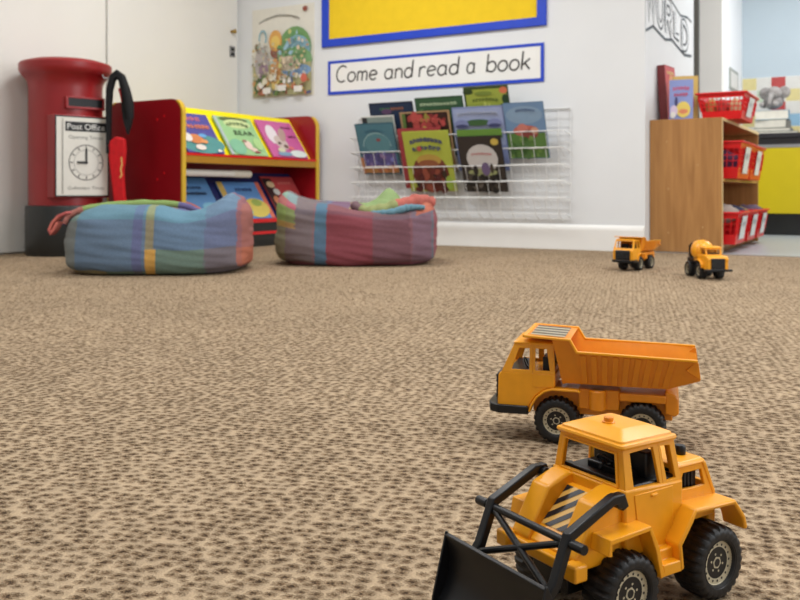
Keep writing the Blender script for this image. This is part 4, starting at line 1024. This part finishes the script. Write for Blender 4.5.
    for s in (-1, 1):
        a0, a1 = sorted((s * .038, s * .0630)); mb = MB()
        band(mb, [(-.0945, .0620), (-.0905, .0745), (-.0760, .0920), (-.0200, .0940), (-.0125, .0860), (.0035, .0665), (.0010, .0430)], .0048, a0, a1); mb.build('rear_fender', Y, t, .0018)
        mb = MB(); band(mb, [(.0225, .0435), (.0290, .0700), (.0400, .0915), (.0890, .0895), (.0920, .0760)], .0048, a0, a1)
        mb.v = mb.v; mb.build('front_fender', Y, t, .0018)
        mb = MB(); mb.prism([(s * .034, .072), (s * .047, .072), (s * .047, .0625), (s * .0545, .0625), (s * .0545, .053), (s * .0625, .053), (s * .0625, .0425), (s * .034, .0425)], -.001, .0235, 'x'); mb.build('step', Y, t, .0012)
    for x in (-.058, .058):
        for s in (-1, 1): wheel(t, x, s * .061, s)
    # lifting arms and bucket
    arm = None
    for s in (-1, 1):
        mb = MB(); y = s * .0490
        mb.path([(.060, y, .107), (.064, y, .1165), (.074, y, .1165), (.124, y, .0960), (.1395, y, .060), (.1580, y, .040)], .0085, .0082)
        mb.lathe([(.0055, -.0075), (.0055, .006)], 16, (.0655, y - s * .002, .113), 'y'); a_ = mb.build('lift_arm', K, t, .0012)
    mb = MB(); mb.tube([(.1255, -.069, .0915), (.1255, -.0560, .0915), (.1255, -.0555, .0915), (.1255, .0555, .0915), (.1255, .056, .0915), (.1255, .069, .0915)], [.0042, .0042, .0034, .0034, .0042, .0042], 14); cb = mb.build('crossbar', K, t)
    for s in (-1, 1):
        mb = MB(); mb.tube([(.1255, s * .047, .0900), (.1440, -s * .046, .055)], .0030, 10); mb.build('cross_brace', K, cb)
    mb = MB(); tp = [(.163, .0700), (.1595, .060), (.1580, .048), (.159, .034), (.163, .022), (.170, .011), (.181, .0015)]
    band(mb, tp[::-1], .0040, -.0668, .0655)
    bk_ = mb.build('bucket', K, t, .0008)
    for s in (-1, 1):
        mb = MB(); mb.prism([(.1635, .071), (.1655, .071), (.1800, .016), (.1830, .0015), (.170, .006), (.159, .028), (.1570, .048), (.159, .062)], s * .0655, s * .0675); mb.build('bucket_side', K, bk_, .0006)
    mb = MB(); mb.box(.150, .160, -.036, .036, .030, .060); mb.build('bucket_mount', K, bk_, .002)
    return t
ld = wheel_loader(); tag(ld, 'yellow toy wheel loader with black front blade, nearest vehicle', 'toy vehicle', 'yellow toy vehicles')
ld.location = (.2166, .8227, 0); ld.rotation_euler = (0, 0, math.atan2(-.542, -.84))

def dump_truck():
    t = empty('toy_dump_truck'); Y, K, O = M['yellow'], M['black'], M['orange']
    mb = MB(); mb.box(-.105, .10, -.030, .030, .042, .080); mb.loft([[(-.095, y, z) for y, z in ((-.046, .055), (.046, .055), (.046, .088), (-.046, .088))], [(-.108, y, z) for y, z in ((-.046, .052), (.046, .052), (.046, .084), (-.046, .084))], [(-.114, y, z) for y, z in ((-.044, .056), (.044, .056), (.044, .078), (-.044, .078))]])
    mb.box(-.030, .030, -.044, .044, .054, .084)
    for s in (-1, 1):
        mb.lathe([(.013, 0), (.013, .030)], 20, (.002, s * .044, .054)); mb.box(-.062 - .034, -.03, s * .04 - .008, s * .04 + .008, .070, .082)
    ch = mb.build('chassis', O, t, .002)
    mb = MB()
    for x in (-.062, .062): mb.lathe([(.006, -.045), (.006, .045)], 12, (x, 0, .033), 'y')
    mb.build('axle', K, ch)
    W = .0515
    mb = MB(); mb.prism([(.1520, .0530), (.1505, .1000), (.1460, .1050), (.0640, .1050), (.0640, .0850), (.0800, .0800), (.0930, .0700), (.1020, .0560), (.1045, .0500)], -W, W); cab = mb.build('cab', Y, t, .002)
    mb = MB()
    for s in (-1, 1):
        c = lambda x, z: (x, s * (W - (z - .104) * .09), z)
        mb.ring([c(.1460, .104), c(.1260, .1490), c(.0980, .1490), c(.0980, .104)], [c(.1300, .1090), c(.1185, .1415), c(.1030, .1415), c(.1030, .1090)], (0, -s * .0035, 0))
        mb.ring([c(.0980, .104), c(.0980, .1490), c(.0660, .1490), c(.0640, .104)], [c(.0940, .1090), c(.0940, .1415), c(.0770, .1415), c(.0720, .1090)], (0, -s * .0035, 0))
    mb.ring([(.1460, W, .104), (.1460, -W, .104), (.1260, -.0475, .149), (.1260, .0475, .149)], [(.1435, .044, .1095), (.1435, -.044, .1095), (.1285, -.041, .1430), (.1285, .041, .1430)], (-.0035, 0, 0))
    mb.ring([(.0655, W, .104), (.0655, -W, .104), (.0665, -.0475, .149), (.0665, .0475, .149)], [(.0655, .040, .112), (.0655, -.040, .112), (.0665, -.038, .140), (.0665, .038, .140)], (.0035, 0, 0))
    mb.build('window_frame', Y, cab, .0008)
    mb = MB(); mb.loft([rrect(.064, .1270, -.0485, .0485, .1475), rrect(.0635, .128, -.049, .049, .1500), rrect(.067, .1225, -.0455, .0455, .1528)]); mb.build('roof', Y, cab)
    for s in (-1, 1):
        mb = MB(); mb.box(.0655, .0975, min(s * W, s * (W + .0008)), max(s * W, s * (W + .0008)), .0845, .1035); mb.build('door', Y, cab, .0006)
    mb = MB(); mb.box(.107, .135, -.046, .046, .104, .1085); mb.box(.072, .084, -.04, -.006, .104, .128); mb.box(.072, .084, .006, .04, .104, .128); mb.tube([(.112 + .003 * cos(a), .022 + .0085 * sin(a), .115 + .0075 * cos(a)) for a in [2 * PI * k / 20 for k in range(20)]], .0013, 6, closed=True); mb.build('dashboard', K, cab, .0008)
    mb = MB(); mb.prism([(.1500, .054), (.1560, .0560), (.1560, .0930), (.1530, .0990), (.1490, .1010)], -.037, .037)
    for k in range(5): z = .060 + k * .008; mb.box(.1555, .1575, -.033, .033, z, z + .004)
    mb.build('grille', K, cab, .0008)
    mb = MB(); q = [(.105, .0565), (.150, .0575), (.164, .048), (.1690, .030)]
    out = [(x, y) for x, y in q] + [(x, -y) for x, y in q[::-1]]; inn = [(.105, .047), (.148, .047), (.152, .040), (.154, .030)]; inn = inn + [(x, -y) for x, y in inn[::-1]]
    mb.ring([(x, y, .0420) for x, y in out][0:8], [(x, y, .0420) for x, y in inn], (0, 0, .0125))
    mb.build('bumper', K, t, .0015)
    for s in (-1, 1):
        a0, a1 = sorted((s * .034, s * .0570)); mb = MB()
        band(mb, [(.0260, .0815), (.0300, .0840), (.0690, .0840), (.0810, .0800), (.0930, .0700), (.1015, .0560), (.1040, .0470)][::-1], -.0032, a0, a1); mb.build('fender', Y, t, .0008)
    for x in (-.0623, .0623):
        for s in (-1, 1): wheel(t, x, s * .055, s)
    # tipping body: single sheet thickened
    bw, tw = .044, .0625
    top = [(.067, .0600, .1595), (.041, .0615, .1590), (.0305, tw, .1415), (-.040, tw, .1400), (-.1000, tw, .1388), (-.1385, tw + .001, .1380)]
    bot = [(.053, bw, .0905), (.046, bw, .0925), (.030, bw, .0922), (-.040, bw, .0922), (-.0980, bw + .001, .0930), (-.1430, bw + .010, .1095)]
    vs = []; 
    for s in (1, -1):
        vs += [(x, s * y, z) for x, y, z in top] + [(x, s * y, z) for x, y, z in bot]
    n = 6; fs = []
    for i in range(n - 1):
        fs.append((i, i + 1, n + i + 1, n + i)); fs.append((2 * n + i, 3 * n + i, 3 * n + i + 1, 2 * n + i + 1)); fs.append((n + i, n + i + 1, 3 * n + i + 1, 3 * n + i))
    fs.append((0, n, 3 * n, 2 * n))
    vs += [(.1085, .0600, .1620), (.1085, -.0600, .1620)]; fs.append((0, 2 * n, 4 * n + 1, 4 * n)); fs.append((1, 0, 2 * n, 2 * n + 1))
    mb = MB(); mb.add(vs, fs); bed = mb.build('dump_body', O, t, 0, 30)
    so = bed.modifiers.new('solid', 'SOLIDIFY'); so.thickness = .0028; so.offset = 0
    bv = bed.modifiers.new('bevel', 'BEVEL'); bv.width = .0008; bv.segments = 2; bv.limit_method = 'ANGLE'; bv.angle_limit = rad(30)
    mb = MB()
    for s in (-1, 1):
        pts = [(.1085, s * .061, .1622), (.041, s * .0625, .1595), (.0305, s * (tw + .001), .1418), (-.1395, s * (tw + .002), .1385)]
        mb.path(pts, .0065, .0036, (0, 1, 0))
        mb.prism([(-.136, .139), (-.141, .139), (-.1445, .109), (-.128, .104)], s * (tw - .002), s * (tw + .002)) if False else None
    mb.bar((.1085, -.062, .1622), (.1085, .062, .1622), .006, .0042); rim_ = mb.build('rim', Y, bed, .0008)
    for s in (-1, 1):
        mb = MB()
        for k in range(9):
            f = k / 8; xt = .022 - f * .128; xb = .020 - f * .114
            zt = .1375; zb = .0935 if xb > -.098 else .097
            mb.bar((xt, s * (tw + .0012), zt), (xb, s * (bw + .0032), zb), .0085, .0034, (0, s, 0))
        mb.prism([(-.124, .124), (-.1435, .112), (-.1405, .136), (-.136, .137)], s * (tw - .0035), s * (tw + .0016))
        mb.build('side_rib', O, bed, .0006)
    mb = MB(); z_ = lambda x: .1590 + (x - .041) / .0675 * .003 + .0018
    for k in range(8):
        y0 = -.046 + k * .0118; c = CREAM if k % 2 else rgb(60, 52, 46)
        mb.add([(.0500, y0, z_(.05)), (.0500, y0 + .0095, z_(.05)), (.1020, y0 + .0095, z_(.102)), (.1020, y0, z_(.102))], [(0, 1, 2, 3)], c)
    mb.build('visor_sticker', M['printed'], bed, smooth=0)
    return t
dt = dump_truck(); tag(dt, 'large orange toy dump truck side-on behind the wheel loader', 'toy vehicle', 'yellow toy vehicles')
dt.location = (.3103, 1.3365, 0); dt.rotation_euler = (0, 0, math.atan2(.297, -.955))
d2 = copy_tree(dt); d2['label'] = 'far toy dump truck facing left beside the wooden shelf unit'
d2.location = (1.166, 4.273, 0); d2.rotation_euler = (0, 0, math.atan2(-.77, -.64))

def mixer():
    t = empty('toy_cement_mixer'); Y, K, O = M['yellow'], M['black'], M['orange']
    mb = MB(); mb.box(-.10, .10, -.030, .030, .040, .070); ch = mb.build('chassis', K, t, .002)
    mb = MB(); mb.box(-.095, .03, -.040, .040, .066, .084); mb.prism([(-.09, .084), (-.09, .112), (-.075, .112), (-.065, .084)], -.035, .035); mb.prism([(.022, .084), (.022, .105), (.012, .105), (.0, .084)], -.035, .035); mb.build('drum_cradle', K, ch, .002)
    mb = MB(); mb.prism([(.148, .044), (.148, .096), (.140, .104), (.095, .106), (.036, .106), (.036, .080), (.080, .080), (.098, .066), (.104, .044)], -.046, .046)
    cab = mb.build('cab', Y, t, .003)
    mb = MB()
    for s in (-1, 1):
        y = s * .036; mb.ring([(.104, y, .104), (.096, y, .136), (.046, y, .136), (.044, y, .104)], [(.098, y, .109), (.092, y, .129), (.052, y, .129), (.050, y, .109)], (0, -s * .004, 0))
    mb.ring([(.104, .036, .104), (.104, -.036, .104), (.096, -.036, .136), (.096, .036, .136)], [(.103, .029, .109), (.103, -.029, .109), (.098, -.029, .129), (.098, .029, .129)], (-.004, 0, 0))
    mb.box(.040, .046, -.036, .036, .104, .136); mb.build('window_frame', Y, cab, .001)
    mb = MB(); mb.loft([rrect(.040, .100, -.038, .038, .134), rrect(.039, .101, -.039, .039, .138), rrect(.046, .093, -.032, .032, .143)]); mb.build('roof', Y, cab)
    mb = MB(); mb.box(.055, .09, -.028, .028, .104, .114); mb.build('dashboard', K, cab)
    for s in (-1, 1):
        a0, a1 = sorted((s * .036, s * .058)); mb = MB(); band(mb, [(.0260, .0800), (.0320, .0850), (.0690, .0860), (.0900, .0790), (.1050, .0640), (.1070, .0500)][::-1], -.0036, a0, a1); mb.build('fender', Y, t, .001)
        mb = MB(); mb.lathe([(.007, 0), (.007, .004), (.004, .006)], 16, (.146, s * .04, .088), 'x'); mb.build('headlight', Y, cab)
    mb = MB(); mb.box(.147, .153, -.030, .030, .046, .094)
    for k in range(5): z = .050 + k * .009; mb.box(.1525, .1545, -.028, .028, z, z + .004)
    mb.build('grille', K, cab, .001)
    mb = MB(); mb.box(.140, .158, -.060, .060, .038, .048); mb.build('bumper', K, t, .002)
    mb = MB(); ax = Vector((-.93, 0, .36)).normalized(); o = Vector((.030, 0, .098)); prof = [(.012, -.004), (.028, .0), (.040, .015), (.0475, .034), (.049, .052), (.045, .072), (.034, .096), (.022, .112), (.020, .118), (.014, .118)]
    sd = Vector((0, 1, 0)); up = ax.cross(sd); loops = []
    for r, h in prof: loops.append([tuple(o + ax * h + sd * r * cos(2 * PI * k / 40) + up * r * sin(2 * PI * k / 40)) for k in range(40)])
    mb.loft(loops); dm = mb.build('drum', Y, t, 0, 50)
    mb = MB()
    for ph in (0, PI):
        pts = []
        for k in range(28):
            h = .012 + k / 27 * .090; r = [prof[i][0] + (prof[i + 1][0] - prof[i][0]) * (h - prof[i][1]) / (prof[i + 1][1] - prof[i][1]) for i in range(len(prof) - 1) if prof[i][1] <= h <= prof[i + 1][1]][0]
            a = ph + k / 27 * 4; pts.append(o + ax * h + sd * r * cos(a) + up * r * sin(a))
        mb.tube(pts, .0016, 6)
    mb.build('drum_rib', O, dm, smooth=60)
    mb = MB(); mb.loft([[(-.078, -.03, .128), (-.078, .03, .128), (-.080, .032, .150), (-.080, -.032, .150)], [(-.092, -.018, .124), (-.092, .018, .124), (-.098, .020, .140), (-.098, -.020, .140)]]); mb.path([(-.09, 0, .126), (-.112, 0, .104), (-.124, 0, .082)], .024, .006); mb.box(-.095, -.085, -.034, -.028, .08, .14); mb.box(-.095, -.085, .028, .034, .08, .14); mb.build('chute', K, t, .001)
    for x in (-.0623, .0623):
        for s in (-1, 1): wheel(t, x, s * .055, s)
    return t
mx_ = mixer(); tag(mx_, 'far toy cement mixer with round drum facing the camera', 'toy vehicle', 'yellow toy vehicles')
mx_.location = (1.357, 3.863, 0); mx_.rotation_euler = (0, 0, math.atan2(-1, .05))

# ------------------------------------------------------------------ light
def area(name, loc, sx, sy, power, rot=(0, 0, 0), col=(.97, .985, 1)):
    l = bpy.data.lights.new(name, 'AREA'); l.shape = 'RECTANGLE'; l.size = sx; l.size_y = sy; l.energy = power; l.color = col
    o = bpy.data.objects.new(name, l); COL.objects.link(o); o.location = loc; o.rotation_euler = rot; return o
for i, (u, v, e) in enumerate(((-1.6, -1.6, 46), (-1.6, -4.4, 34), (1.2, -1.9, 46), (1.0, -4.9, 40), (3.2, -3.2, 44), (1.6, 1.9, 66))):
    p = P(u, v, 2.72); area('ceiling_light', p, 1.2, .6, e, (0, 0, A_U))
# daylight from windows on the right and behind
p = P(5.6, -2.6, 1.5); area('window_light', p, 3.0, 1.6, 90, (rad(90), 0, A_U + rad(90)), (.94, .97, 1))
w = bpy.data.worlds.new('world'); scene.world = w; w.use_nodes = True
bg = w.node_tree.nodes['Background']; bg.inputs[0].default_value = (.95, .97, 1, 1); bg.inputs[1].default_value = .55

# ------------------------------------------------------------------ camera
cd = bpy.data.cameras.new('camera'); cam = bpy.data.objects.new('camera', cd); COL.objects.link(cam)
cam.location = (0, 0, .38); cam.rotation_euler = (rad(90), 0, 0)
cd.sensor_width = 36; cd.lens = 866 / 800 * 36; cd.shift_y = -(300 - 192) / 800
cd.clip_start = .02
cd.dof.use_dof = True; cd.dof.focus_distance = .95; cd.dof.aperture_fstop = 13
scene.camera = cam
scene.view_settings.view_transform = 'Standard'
scene.view_settings.look = 'None'
scene.view_settings.exposure = 0
